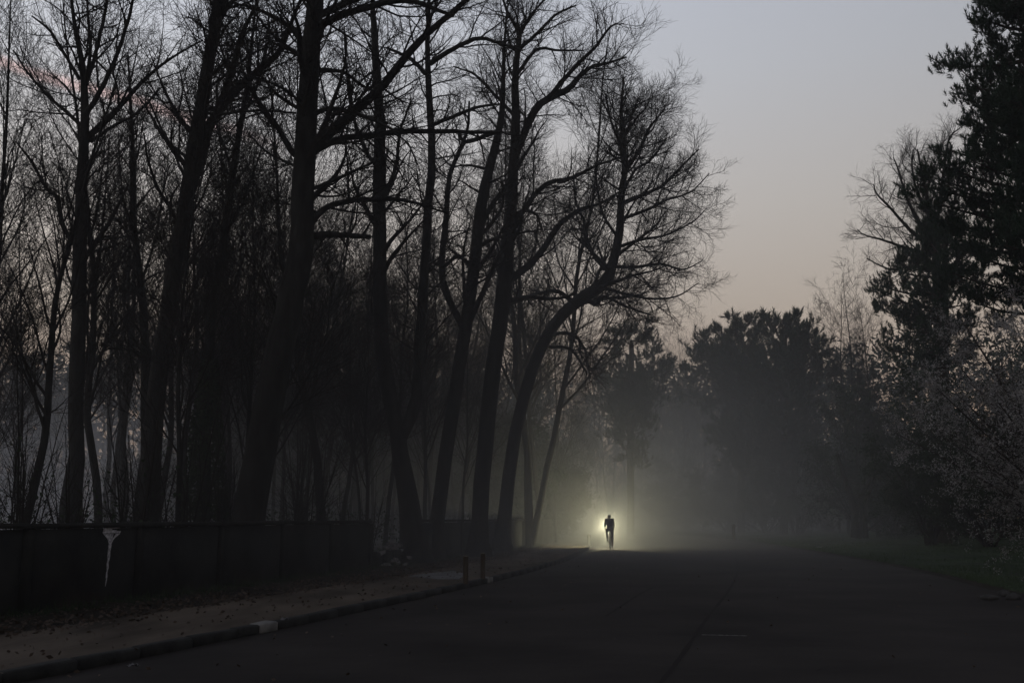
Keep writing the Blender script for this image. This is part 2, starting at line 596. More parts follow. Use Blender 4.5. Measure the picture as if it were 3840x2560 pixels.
TOP = 1.29
for k in range(5):                            # the horizontal band
    z = TOP - 0.012 - k * 0.018
    stroke(-0.165 + rng.normal(0, .006), z + rng.normal(0, .003), 0.155 + rng.normal(0, .006), z + rng.normal(0, .003), 0.019)
for k in range(15):                           # the hatched funnel under it
    u = -0.15 + 0.3 * k / 14
    d_ = 0.10 + 0.17 * (1 - abs(u) / 0.15) ** 1.2
    stroke(u, TOP - 0.10, u * 0.25 - 0.02, TOP - 0.10 - d_, 0.014)
for k in range(34):                           # the twisting tail
    z = TOP - 0.26 - k * 0.021
    w = 0.05 * (1 - k / 36) + 0.006
    u = -0.02 - 0.03 * k / 34 + 0.004 * math.sin(k * 0.7)
    stroke(u - w * 0.55, z - 0.045, u + w * 0.55, z + 0.01, 0.011)
mk_me = np_mesh('painted_mark', np.array(mv), np.array(mf), M['chalk'])
mk = link('painted_mark', mk_me, wall_a)
mk.location = (mp_[0] - wall_a.location.x, mp_[1] - wall_a.location.y, 0)
mk['label'] = 'white hatched funnel-shaped paint mark'

# low broken remains and rubble between the two walls
br = empty('broken_wall', (-3.75, 32.0, 0.1))
tag(br, 'low broken stump of wall under the rubble, between the two walls', 'wall')
for k in range(5):
    y = 30.45 + k * 0.82
    p = wall_pt(s_at_y(y))
    o = link('block', box_mesh('block', 0.22, 0.76, 0.36 + 0.14 * random.random(), M['concrete'], 0.03, 0.012, rng), br)
    o.location = (p[0] + 3.75, p[1] - 32.0, 0)
    o.rotation_euler = (0, 0, -0.23 + random.uniform(-.05, .05))


def rock_mesh(rng, material, s=(1, 1, 1), name='stone'):
    import bmesh
    bm = bmesh.new()
    bmesh.ops.create_icosphere(bm, subdivisions=1, radius=1)
    v = np.array([x.co for x in bm.verts])
    f = np.array([[q.index for q in x.verts] for x in bm.faces])
    bm.free()
    v *= rng.uniform(0.72, 1.15, (len(v), 1))
    v *= np.array(s)
    return np_mesh(name, v, f, material)


rm = [rock_mesh(rng, M['rubble'], s_, 'rubble_stone') for s_ in ((.16, .12, .07), (.12, .16, .06), (.2, .14, .08), (.1, .1, .06))]
for k in range(34):
    t = random.random()
    y = 30.4 + 3.4 * t
    p = wall_pt(s_at_y(y))
    hgt = 0.5 + 0.32 * math.sin(math.pi * min(1, t * 1.15)) * random.random() - (0 if k % 3 else 0.42)
    off = random.uniform(-0.12, 0.14) if k % 3 else random.uniform(0.2, 0.7)
    o = link('rubble_stone', rm[k % 4])
    o.location = (p[0] + off, p[1], max(0.15, hgt))
    o.rotation_euler = (random.uniform(-.4, .4), random.uniform(-.4, .4), random.uniform(0, 6))
    tag(o, 'pale rubble stone heaped in the gap between the two walls', 'stone', 'rubble stones in the wall gap')

# ------------------------------------------------------------------ bare trees
TRI = [0]


def count(me):
    TRI[0] += sum(len(p.vertices) - 2 for p in me.polygons) if len(me.polygons) < 2000 else len(me.polygons) * 2
    return me


def limb_world(spec, y0, dy):
    """spec: list of (px, py, width_px); y0 the depth of its foot, dy how much further away its tip is"""
    n = len(spec)
    pts, rads = [], []
    for i, (px, py, w) in enumerate(spec):
        y = y0 + dy * i / max(1, n - 1)
        p = at(px, py, y)
        pts.append(p)
        rads.append(w / 2 / F * np.linalg.norm(p - np.array((0, 0, EYE))))
    return pts, rads


def bare_crown(rng, limbs, dens=1.0, l2=1.0, l3=1.0, up=0.08, wig=0.12, l4len=0.5, lenscale=1.0, ang=0.85):
    """limbs: list of (P(k,3), R(k)) with equal k. returns tube sets of the finer wood"""
    P = np.stack([l[0] for l in limbs])
    Rr = np.stack([l[1] for l in limbs])
    pl = np.linalg.norm(np.diff(P, axis=1), axis=2).sum(1)
    n2 = np.maximum(2, (pl * 2.9 * dens * l2)).astype(int)
    P2, R2 = spawn(rng, P, Rr, n2, 0.12, 1.0, lambda t, L_: (0.5 + 1.9 * np.minimum(1, L_ / 5) * (1.15 - 0.75 * t)) * lenscale,
                   (ang, 0.25), 7, up=up, wig=wig, ratio=0.5, rmax=0.035)
    pl2 = np.linalg.norm(np.diff(P2, axis=1), axis=2).sum(1)
    P3, R3 = spawn(rng, P2, R2, np.maximum(2, pl2 * 6.2 * dens * l3).astype(int), 0.1, 1.0,
                   lambda t, L_: (0.22 + 0.5 * L_ * (1.05 - 0.7 * t)), (ang * 0.9, 0.25), 5, up=up * 1.2, wig=wig * 1.1,
                   ratio=0.6, rmax=0.013, rmin=0.0068)
    pl3 = np.linalg.norm(np.diff(P3, axis=1), axis=2).sum(1)
    P4, R4 = spawn(rng, P3, R3, np.maximum(2, pl3 * 7.5 * dens).astype(int), 0.1, 1.0,
                   lambda t, L_: (0.10 + l4len * L_ * (1.1 - 0.6 * t)), (ang * 0.85, 0.2), 3, up=up * 1.6, wig=wig * 1.2,
                   ratio=0.7, rmax=0.007, rend=0.6, rmin=0.0052)
    return [(P2, R2, 4), (P3, R3, 3), (P4, R4, 3)]


def hero_tree(name, label, seed, y0, trunk, limbs, auto=10, auto_t=(0.45, 1.0), dens=1.0, group=None, autolen=3.5,
              auto_ang=0.9, lw=0.86, **kw):
    """trunk and main limbs follow the photograph; the rest of the crown grows from them in all directions"""
    rng = np.random.default_rng(seed)
    tp, tr = limb_world(trunk[0], y0, trunk[1])
    base = np.array(tp[0])
    # carry the trunk down to the ground
    foot = at(trunk[0][0][0], trunk[0][0][1], y0)
    d = np.array(tp[0]) - np.array(tp[1])
    if foot[2] > 0.1:
        k_ = (foot[2] - 0.0) / max(0.3, -d[2]) if d[2] < 0 else 0
        g_ = foot + d * k_ * np.array([0.6, 0.6, 1.0])
        g_[2] = 0.0
        tp = [g_] + list(tp)
        tr = [tr[0] * 1.35] + list(tr)
    tP, tR = resample(tp, tr, 26, rng, 0.06)
    root = empty(name, (tP[0][0], tP[0][1], 0.0))
    tag(root, label, 'tree', group)
    off = np.array([tP[0][0], tP[0][1], 0.0])
    flare = tR.copy()
    flare[0] *= 1.5
    flare[1] *= 1.12
    me = tube_mesh('trunk', [((tP - off)[None], flare[None], 14)], M['bark'], True)
    link('trunk', count(me), root)
    ls = []
    for spec, dy in limbs:
        lp, lr = limb_world(spec, y0, dy)
        # root the limb at the depth the trunk has at this height
        ty = np.interp(lp[0][2], tP[:, 2], tP[:, 1])
        lp, lr = limb_world(spec, ty, dy)
        lr = [x_ * lw for x_ in lr]
        q, r = resample(lp, lr, 16, rng, 0.12)
        ls.append((q - off, r))
        m_ = tube_mesh('limb', [((q - off)[None], r[None], 8)], M['bark'], True)
        link('limb', count(m_), root)
    allr = list(ls)
    sets = []
    if auto:
        aP, aR = spawn(rng, (tP - off)[None], tR[None], [auto], auto_t[0], auto_t[1],
                       lambda t, L_: autolen * (1.2 - 0.6 * t), (auto_ang, 0.2), 16, up=0.05, wig=0.09, ratio=0.42, rend=0.15)
        sets.append((aP, aR, 6))
        for i in range(len(aP)):
            allr.append((aP[i], aR[i]))
    # the very top of the trunk also carries twigs
    top, topr = resample((tP - off)[-8:], tR[-8:], 16)
    allr.append((top, topr))
    sets += bare_crown(rng, allr, dens, **kw)
    cm = tube_mesh('crown', sets, M['twig'])
    c = link('crown', count(cm), root)
    tag(c, kind='stuff')
    return root


trees_group = 'bare trees behind the wall'
# the large leaning tree in the middle left
hero_tree('bare_tree', 'thickest bare trunk leaning right, standing just behind the long wall', 1, 24.0,
          ([(933, 1950, 118), (985, 1650, 112), (1040, 1350, 104), (1090, 1150, 98), (1118, 1000, 92), (1132, 800, 84),
            (1146, 550, 78), (1158, 300, 70), (1178, 60, 60), (1196, -200, 48), (1215, -520, 32), (1225, -800, 14)], 1.5),
          [([(1175, 560, 56), (1235, 500, 48), (1320, 425, 44), (1420, 335, 38), (1520, 215, 34), (1620, 110, 28), (1750, 0, 22), (1900, -120, 10)], 1.5),
           ([(1180, 560, 34), (1260, 525, 28), (1390, 506, 26), (1540, 492, 24), (1700, 494, 20), (1880, 496, 14)], 2.5),
           ([(1180, 110, 36), (1240, 75, 32), (1330, 40, 28), (1430, 15, 26), (1540, 5, 22), (1700, 60, 14)], -1.5),
           ([(1190, 60, 34), (1280, 20, 28), (1370, -20, 24), (1500, -80, 16)], 2.0),
           ([(1170, 285, 22), (1210, 262, 18), (1290, 272, 15), (1360, 322, 12), (1430, 350, 7)], 1.0),
           ([(1165, 435, 24), (1230, 408, 20), (1310, 418, 18), (1400, 450, 14), (1500, 500, 8)], -1.5),
           ([(1158, 840, 30), (1220, 782, 26), (1300, 755, 24), (1400, 748, 22), (1520, 752, 16), (1680, 800, 8)], 2.0),
           ([(1150, 885, 36), (1240, 878, 28), (1330, 884, 24), (1385, 888, 20)], 1.5),
           ([(1140, 155, 24), (1090, 105, 20), (1010, 55, 16), (930, 25, 12), (860, 10, 8)], 1.0),
           ([(1158, 715, 18), (1240, 680, 15), (1320, 645, 12), (1420, 600, 8)], 1.0),
           ([(1140, 640, 14), (1080, 610, 12), (1000, 570, 9), (930, 500, 6)], 2.5),
           ([(1150, 400, 14), (1060, 330, 11), (980, 300, 8), (900, 290, 5)], -2.0),
           ([(1165, 240, 20), (1200, 140, 16), (1230, 60, 14), (1300, -60, 10)], -2)],
          auto=16, auto_t=(0.5, 0.97), dens=0.85, autolen=3.4)
# second leaning tree
hero_tree('bare_tree', 'second thickest bare trunk, leaning right, with a large fork at mid height', 2, 25.0,
          ([(560, 1950, 72), (570, 1700, 66), (595, 1400, 62), (635, 1150, 58), (660, 960, 55), (700, 740, 52), (735, 520, 48),
            (768, 327, 44), (797, 160, 40), (826, 0, 36), (850, -180, 28), (880, -450, 12)], 1.5),
          [([(690, 800, 44), (740, 640, 42), (775, 500, 40), (825, 405, 40), (900, 325, 34), (970, 265, 30), (1035, 210, 26), (1070, 140, 20), (1110, 40, 14), (1150, -60, 8)], 1.5),
           ([(822, 410, 34), (850, 320, 28), (876, 245, 26), (898, 160, 22), (925, 90, 16), (965, 10, 10)], -1.0),
           ([(815, 90, 22), (845, 40, 20), (880, 0, 16), (930, -60, 10)], 1.0),
           ([(700, 590, 14), (640, 540, 12), (600, 470, 10), (560, 380, 6)], 1.5),
           ([(640, 780, 16), (590, 700, 14), (555, 600, 10), (540, 500, 6)], -1.5),
           ([(790, 440, 14), (890, 420, 12), (990, 415, 11), (1110, 425, 8)], -2.5),
           ([(795, 320, 12), (860, 270, 10), (960, 195, 8), (1060, 170, 5)], 2)],
          auto=14, auto_t=(0.45, 0.97), dens=0.85, autolen=2.8)
# upright forking tree on the left
hero_tree('bare_tree', 'upright bare tree at far left, forking high into many steep stems', 3, 26.0,
          ([(280, 1950, 54), (284, 1700, 50), (287, 1400, 50), (296, 1150, 48), (300, 950, 46), (306, 750, 40), (316, 540, 32),
            (318, 400, 26), (310, 250, 20), (286, 120, 14), (270, 20, 11), (258, -150, 6)], 1.0),
          [([(320, 530, 30), (370, 480, 24), (450, 400, 20), (540, 300, 15), (640, 220, 10), (760, 150, 6)], 1),
           ([(318, 440, 22), (370, 350, 20), (425, 240, 17), (470, 110, 14), (495, 20, 12), (520, -120, 7)], -1),
           ([(318, 330, 18), (350, 230, 16), (375, 130, 14), (400, 20, 12), (415, -120, 7)], 1.0),
           ([(322, 320, 16), (340, 180, 13), (330, 60, 10), (325, -80, 6)], -0.8),
           ([(312, 480, 18), (260, 430, 15), (190, 370, 12), (110, 280, 9), (50, 190, 6)], 1.2),
           ([(300, 300, 14), (240, 200, 12), (190, 120, 10), (120, 60, 6)], -1.2),
           ([(290, 1020, 26), (335, 940, 22), (400, 850, 18), (450, 760, 13), (480, 690, 8)], 1.2),
           ([(275, 920, 20), (235, 840, 18), (210, 740, 15), (170, 700, 13), (120, 610, 10), (60, 530, 6)], -1.2),
           ([(340, 530, 16), (430, 470, 13), (520, 420, 10), (600, 330, 7)], 2.0)],
          auto=12, auto_t=(0.4, 0.97), dens=0.75, autolen=2.4, auto_ang=0.6, up=0.14)
# slim trunk left of the second tree
hero_tree('bare_tree', 'slim straight bare trunk just left of the second thickest trunk', 4, 29.0,
          ([(548, 1950, 36), (545, 1700, 34), (546, 1400, 32), (540, 1200, 28), (520, 1000, 24), (500, 800, 20), (498, 600, 16), (490, 400, 10), (480, 200, 5)], 0.5),
          [([(548, 1370, 16), (590, 1290, 12), (640, 1220, 9), (690, 1150, 6)], 1), ([(540, 1370, 14), (500, 1315, 10), (430, 1305, 8), (370, 1320, 5)], -1),
           ([(528, 1060, 14), (570, 940, 11), (600, 800, 8), (620, 640, 5)], 1), ([(512, 900, 12), (470, 780, 9), (450, 640, 6), (445, 500, 4)], -.5)],
          auto=14, auto_t=(0.35, 0.97), dens=0.8, autolen=2.2, auto_ang=0.6, up=0.12)
# ivy trunk between the two big trees
hero_tree('bare_tree', 'ivy-covered bare trunk between the two thickest leaning trunks', 5, 27.0,
          ([(760, 1950, 54), (768, 1700, 46), (775, 1450, 40), (800, 1150, 34), (850, 850, 28), (880, 600, 24), (915, 400, 18), (940, 200, 12), (960, 0, 6)], 1.0),
          [([(870, 640, 12), (830, 520, 9), (800, 420, 6), (790, 300, 4)], 1), ([(830, 900, 14), (900, 780, 11), (950, 650, 8), (1000, 500, 5)], 1.5),
           ([(905, 450, 12), (960, 330, 10), (990, 200, 7), (1010, 60, 4)], -1)],
          auto=16, auto_t=(0.35, 0.97), dens=0.8, autolen=2.4, auto_ang=0.6, up=0.12)
# group of trunks right of the big tree
hero_tree('bare_tree', 'dark bare trunk right of the thickest trunk, broad based and forking low', 6, 33.0,
          ([(1540, 1950, 84), (1510, 1750, 66), (1475, 1550, 56), (1440, 1350, 58), (1425, 1150, 54), (1425, 900, 50), (1420, 700, 50),
            (1425, 450, 38), (1410, 250, 30), (1400, 60, 20), (1395, -150, 10)], 1.0),
          [([(1500, 1650, 54), (1560, 1500, 50), (1575, 1300, 46), (1585, 1100, 42), (1600, 850, 38), (1620, 600, 34), (1612, 350, 28), (1605, 150, 20), (1610, -60, 12)], 1.5),
           ([(1425, 640, 22), (1370, 560, 18), (1320, 420, 14), (1300, 260, 10), (1290, 100, 6)], 1.0),
           ([(1620, 470, 18), (1720, 430, 16), (1800, 400, 13), (1880, 390, 8)], 1.5),
           ([(1608, 290, 20), (1560, 240, 18), (1530, 215, 16), (1450, 180, 10)], 1.0),
           ([(1612, 240, 24), (1690, 190, 20), (1790, 145, 18), (1880, 165, 12), (1960, 190, 8)], -1.0),
           ([(1425, 760, 20), (1480, 640, 16), (1500, 500, 12), (1540, 380, 8)], -1.5)],
          auto=18, auto_t=(0.4, 0.97), dens=0.8, autolen=3.0)
hero_tree('bare_tree', 'leaning bare trunk second from the right of the trunk cluster', 7, 36.0,
          ([(1640, 1950, 54), (1680, 1650, 52), (1720, 1400, 50), (1750, 1200, 48), (1780, 1000, 44), (1800, 800, 44), (1835, 640, 36),
            (1870, 500, 28), (1885, 380, 20), (1890, 200, 12), (1900, 50, 6)], 1.0),
          [([(1745, 1250, 32), (1660, 1050, 30), (1670, 850, 26), (1690, 650, 20), (1750, 500, 14), (1760, 380, 8)], 1.5),
           ([(1790, 880, 24), (1850, 760, 20), (1900, 700, 15), (1960, 600, 9)], 1.0),
           ([(1740, 1250, 26), (1810, 1100, 22), (1860, 980, 18), (1900, 900, 12)], -1.2),
           ([(1870, 490, 22), (1760, 530, 20), (1730, 520, 18), (1722, 495, 14)], 0.3),
           ([(1780, 1020, 22), (1720, 960, 18), (1660, 1000, 14), (1600, 960, 8)], -1.0)],
          auto=16, auto_t=(0.35, 0.97), dens=0.8, autolen=3.0)
hero_tree('bare_tree', 'tall dark bare trunk rising through the middle of the crown mass', 8, 38.0,
          ([(1800, 1950, 62), (1815, 1700, 60), (1840, 1450, 60), (1870, 1250, 58), (1890, 1080, 60), (1905, 900, 50), (1920, 700, 42),
            (1935, 500, 34), (1932, 300, 26), (1942, 170, 20), (1945, 120, 16), (1900, 40, 10), (1870, -60, 6)], 1.0),
          [([(1945, 130, 16), (1990, 60, 12), (2040, 0, 9), (2090, -60, 5)], 1), ([(1950, 180, 18), (2000, 140, 15), (2080, 60, 11), (2160, 20, 6)], -1),
           ([(1915, 640, 30), (1990, 440, 34), (2060, 370, 32), (2130, 335, 28), (2200, 260, 18), (2270, 240, 12), (2350, 215, 7)], 1.5),
           ([(1985, 440, 26), (2080, 340, 22), (2150, 260, 18), (2230, 180, 14), (2290, 100, 9), (2340, 90, 5)], -1.5),
           ([(1905, 1050, 36), (1980, 1000, 30), (2040, 930, 28), (2100, 840, 24), (2170, 790, 18), (2260, 760, 12), (2350, 700, 7)], 1.2),
           ([(1900, 900, 26), (1985, 760, 24), (2050, 690, 22), (2150, 665, 18), (2240, 620, 12), (2330, 590, 7)], -1.0),
           ([(1925, 300, 18), (2010, 190, 14), (2100, 190, 10), (2190, 190, 6)], -1), ([(1925, 430, 16), (1850, 350, 13), (1780, 280, 10), (1700, 250, 6)], 1),
           ([(1900, 1130, 24), (1980, 1115, 18), (2080, 1120, 14), (2150, 1105, 9)], 1.5)],
          auto=22, auto_t=(0.45, 0.97), dens=0.85, autolen=3.4)
hero_tree('bare_tree', 'bent bare tree at the right end of the wood, spreading its crown over the road', 9, 44.0,
          ([(1890, 1950, 52), (1920, 1700, 48), (1975, 1450, 45), (2040, 1280, 44), (2110, 1180, 44), (2190, 1110, 48), (2270, 1060, 44), (2300, 980, 36),
            (2325, 860, 30), (2330, 740, 25), (2345, 620, 20), (2335, 520, 18), (2330, 400, 12), (2340, 290, 6)], -2.0),
          [([(2345, 640, 22), (2400, 560, 18), (2435, 480, 13), (2475, 430, 8), (2500, 395, 4)], 1.5),
           ([(2340, 640, 20), (2330, 560, 16), (2290, 450, 12), (2270, 350, 7)], -1.5),
           ([(2340, 760, 24), (2410, 730, 20), (2480, 700, 16), (2560, 620, 11), (2620, 560, 6)], 1.0),
           ([(2330, 820, 20), (2420, 790, 16), (2500, 750, 12), (2590, 720, 8), (2660, 650, 5)], -1.5),
           ([(2310, 930, 18), (2400, 900, 15), (2500, 880, 11), (2600, 830, 7), (2650, 780, 4)], 1.5),
           ([(2300, 1000, 20), (2390, 1000, 17), (2480, 990, 13), (2560, 1010, 8), (2630, 980, 5)], -0.5),
           ([(2260, 1080, 20), (2340, 1100, 16), (2440, 1120, 12), (2540, 1110, 8), (2620, 1060, 4)], 1.2),
           ([(2190, 1120, 28), (2240, 1140, 26), (2260, 1110, 16), (2350, 1150, 12), (2440, 1180, 8)], -1.2),
           ([(2150, 1130, 24), (2080, 1090, 20), (1990, 1110, 18), (1900, 1150, 12)], 1.2),
           ([(2270, 1010, 22), (2210, 930, 20), (2190, 830, 16), (2160, 760, 12), (2150, 650, 8)], 1.5),
           ([(2050, 1260, 20), (2130, 1250, 18), (2190, 1300, 14), (2210, 1390, 10), (2260, 1340, 7)], 0.5),
           ([(2060, 1300, 18), (2140, 1310, 15), (2190, 1380, 12), (2200, 1400, 10)], -0.8),
           ([(2310, 880, 16), (2260, 800, 13), (2240, 700, 10), (2230, 600, 6)], -1.5),
           ([(2328, 740, 16), (2380, 640, 13), (2440, 600, 10), (2500, 520, 6)], -2.5),
           ([(2335, 520, 14), (2390, 440, 10), (2425, 400, 7), (2440, 360, 4)], 2.5)],
          auto=16, auto_t=(0.38, 0.97), dens=1.1, autolen=3.6, up=0.085, lenscale=1.0, lw=0.75)

# procedural bare trees for the body of the wood: a few builds, placed many times
def variant(seed, H, r0, style):
    rng = np.random.default_rng(seed)
    n = 9
    z = np.linspace(0, H, n)
    x = np.cumsum(rng.normal(0, 0.018 * H / n * 3, n)); y = np.cumsum(rng.normal(0, 0.018 * H / n * 3, n))
    lean = rng.normal(0, 0.04, 2)
    pts = np.c_[x - x[0] + lean[0] * z, y - y[0] + lean[1] * z, z]
    tP, tR = resample(pts, np.linspace(r0, r0 * 0.08, n), 22, rng, 0.1)
    a0, n1, ll, t0, up = {'steep': (0.5, 22, 0.26, 0.22, 0.12), 'spread': (0.85, 20, 0.30, 0.3, 0.08),
                          'fork': (0.42, 14, 0.42, 0.25, 0.10),
                          'high': (0.45, 11, 0.30, 0.42, 0.12)}[style]
    P1, R1 = spawn(rng, tP[None], tR[None], [n1], t0, 0.98, lambda t, L_: L_ * ll * (1.3 - 0.9 * t), (a0, 0.15), 16, up=up * 0.4,
                   wig=0.06, ratio=0.5, rend=0.12)
    sets = bare_crown(rng, [(P1[i], R1[i]) for i in range(len(P1))], 0.62 if style == 'high' else 0.85, up=up, l4len=0.6, ang=0.7, lenscale=0.85, wig=0.1)
    tm = count(tube_mesh('trunk', [(tP[None], tR[None], 9)], M['bark'], True))
    cm = count(tube_mesh('crown', [(P1, R1, 5)] + sets, M['twig']))
    return tm, cm


VAR = [variant(21, 17, 0.13, 'steep'), variant(22, 15, 0.10, 'steep'), variant(23, 18, 0.17, 'fork'), variant(24, 14, 0.10, 'spread'),
       variant(25, 12, 0.075, 'steep'), variant(26, 17, 0.12, 'high')]
vr = np.random.default_rng(77)


def place_var(k, x, y, s=1.0, label=None, group=None, rz=None, name='bare_tree', tilt=None):
    root = empty(name, (x, y, 0.1))
    root.scale = (s, s, s * vr.uniform(0.92, 1.08))
    tl = tilt if tilt is not None else (vr.normal(0, 0.04), vr.normal(0, 0.04))
    root.rotation_euler = (tl[0], tl[1], vr.uniform(0, 6.28) if rz is None else rz)
    link('trunk', VAR[k][0], root)
    tag(link('crown', VAR[k][1], root), kind='stuff')
    tag(root, label, 'tree', group)
    return root


WHERE = [(-400, 60, 'beyond the left edge of the far-left upright tree'), (60, 270, 'just left of the upright forking tree'),
         (270, 540, 'between the upright forking tree and the slim straight trunk'),
         (540, 770, 'between the slim straight trunk and the ivy-covered trunk'),
         (770, 960, 'between the ivy-covered trunk and the thickest trunk'),
         (960, 1250, 'right beside the thickest trunk, on its right'),
         (1250, 1500, 'left of the broad low-forking trunk'), (1500, 1680, 'between the low-forking and the leaning trunks'),
         (1680, 2400, 'behind the crown nearest the road')]
STYLE = ['thin steep-branched bare tree', 'short steep-branched bare tree', 'fork-branched bare tree', 'small spreading bare tree',
         'very slender bare tree', 'high-crowned bare tree']


def wood_label(k, px, far):
    w = next(t for a_, b_, t in WHERE if a_ <= px < b_)
    return f"{'misty far ' if far else ''}{STYLE[k]} {w}"


def short(lb):
    return ' '.join(lb.split()[:16])


nb = 0
tries = 0
placed = []
while nb < 92 and tries < 4000:
    tries += 1
    px = vr.uniform(-250, 700) if vr.random() < 0.14 else vr.uniform(700, 1960)
    u = (px - 1920) / F / math.cos(PITCH)
    # depth where the wall stands in this direction
    f_ = wq[:, 0] / wq[:, 1]
    zw = float(np.interp(u, f_, wq[:, 1]))
    y = zw + (6 if px < 700 else 2.5) + (24 if px < 700 else 42) * vr.random() ** 1.1
    x = u * y
    if any((x - a) ** 2 + (y - b) ** 2 < 1.7 ** 2 for a, b in placed):
        continue
    if x > kerb_at(y) - 5:
        continue
    placed.append((x, y))
    k = [0, 1, 2, 3, 4, 1, 4, 0][vr.integers(8)]
    if px < 700:
        k = [0, 5, 4, 5, 0][vr.integers(5)]
    place_var(k, x, y, vr.uniform(0.8, 1.12), short(wood_label(k, px, y > zw + 22)), 'thin bare trees in the wood')
    nb += 1

# ------------------------------------------------------------------ saplings and undergrowth behind the wall
def sapling_mesh(seed, H, stems, dens=1.0):
    rng = np.random.default_rng(seed)
    P, Rr = [], []
    for i in range(stems):
        a = rng.uniform(0, 6.28)
        le = rng.uniform(0.08, 0.3)
        h = H * rng.uniform(0.6, 1)
        pts = [(0.1 * math.cos(a), 0.1 * math.sin(a), 0), (0.1 * math.cos(a) + le * h * 0.4 * math.cos(a), le * h * 0.4 * math.sin(a), h * 0.45),
               (le * h * math.cos(a) + rng.normal(0, .1), le * h * math.sin(a), h)]
        q, r = resample(pts, [0.03, 0.018, 0.005], 16, rng, 0.5)
        P.append(q); Rr.append(r)
    P = np.stack(P); Rr = np.stack(Rr)
    P2, R2 = spawn(rng, P, Rr, int(9 * dens), 0.25, 1.0, lambda t, L_: L_ * 0.34 * (1.2 - 0.8 * t), (0.7, 0.2), 6, up=0.1, wig=0.1, ratio=0.6, rmax=0.012)
    P3, R3 = spawn(rng, P2, R2, int(6 * dens), 0.15, 1.0, lambda t, L_: 0.1 + L_ * 0.4, (0.7, 0.2), 4, up=0.12, wig=0.12, ratio=0.7, rmax=0.006)
    return count(tube_mesh('sapling', [(P, Rr, 5), (P2, R2, 3), (P3, R3, 3)], M['twig']))


SAP = [sapling_mesh(31, 4.6, 4), sapling_mesh(32, 3.4, 6), sapling_mesh(33, 5.5, 3)]
for k in range(26):
    px = vr.uniform(-60, 1480) if k > 4 else (120, 330, 60, 1200, 1230)[k]
    u = (px - 1920) / F / math.cos(PITCH)
    zw = float(np.interp(u, wq[:, 0] / wq[:, 1], wq[:, 1]))
    y = zw + vr.uniform(0.9, 6)
    o = link('sapling', SAP[k % 3])
    o.location = (u * y, y, 0.1)
    o.rotation_euler = (0, 0, vr.uniform(0, 6.28))
    sc_ = vr.uniform(0.7, 1.1)
    o.scale = (sc_, sc_, sc_)
    kind_ = ('many-stemmed', 'low bushy', 'tall slim')[k % 3]
    w = next(t for a_, b_, t in WHERE if a_ <= px < b_)
    tag(o, short(f'{kind_} leafless sapling at the wall, {w}'), 'sapling', 'saplings behind the wall')

# brambles: tangled leafy and twiggy mass along the back of the wall
rb = np.random.default_rng(41)
C = []
for k in range(11000):
    y = rb.uniform(9, 36) if rb.random() < .8 else rb.uniform(36, 60)
    wx = float(np.interp(y, wq[:, 1], wq[:, 0]))
    d_ = rb.uniform(0.5, 7)
    hmax = 1.7 + 0.9 * math.sin(y * 0.9 + d_) + 0.5 * math.sin(y * 2.7)
    if y > 24: hmax = min(hmax, 1.7)
    C.append((wx - d_, y, 0.1 + rb.uniform(0, 1) * max(0.6, hmax)))
C = np.array(C)
v, f = quads_cloud(rb, C, 0.05)
tag(link('undergrowth', count(np_mesh('undergrowth', v, f, M['ivy']))), 'dark tangled undergrowth behind the long wall', 'undergrowth', kind='stuff')

# ivy wrapping one trunk and a dead leaf bush
C = []
for k in range(5200):
    py = rb.uniform(1350, 1950)
    w = 26 + (py - 1350) / 600 * 55
    a = rb.uniform(0, 6.28)
    y = 27 + math.sin(a) * w / F * 27
    C.append(at(np.interp(py, [1350, 1950], [785, 760]) + math.cos(a) * w * rb.uniform(.7, 1.25), py, y))
v, f = quads_cloud(rb, np.array(C), 0.06)
tag(link('ivy', count(np_mesh('ivy', v, f, M['ivy']))), 'dark ivy climbing the trunk between the two thickest trunks', 'ivy', kind='stuff')

# ------------------------------------------------------------------ pines
def tuft_template(rng, n=15, ln=1.0, wd=0.05):
    """bottle-brush tip: short blades round an upward axis"""
    vs = []
    for i in range(n):
        a = i * 2.4
        t = i / n
        el = 0.35 + 0.9 * t
        d = np.array([math.cos(a) * math.cos(el), math.sin(a) * math.cos(el), math.sin(el)])
        b = np.array([0, 0, t * ln * 0.55])
        tip = b + d * ln * 0.5
        s_ = norm(np.cross(d, np.array([0.3, 0.2, 1.0]))) * wd
        vs += [b - s_, b + s_, tip]
    return np.array(vs)


def place_tufts(rng, C, D, S, n=15, wd=0.055):
    """C centres, D axis directions, S sizes"""
    T = tuft_template(rng, n, 1.0, wd)
    z = norm(D)
    ref = norm(rng.normal(0, 1, z.shape))
    x = norm(np.cross(z, ref))
    y = np.cross(z, x)
    V = C[:, None, :] + (T[None, :, 0:1] * x[:, None] + T[None, :, 1:2] * y[:, None] + T[None, :, 2:3] * z[:, None]) * S[:, None, None]
    V = V.reshape(-1, 3)
    return V, np.arange(len(V)).reshape(-1, 3)


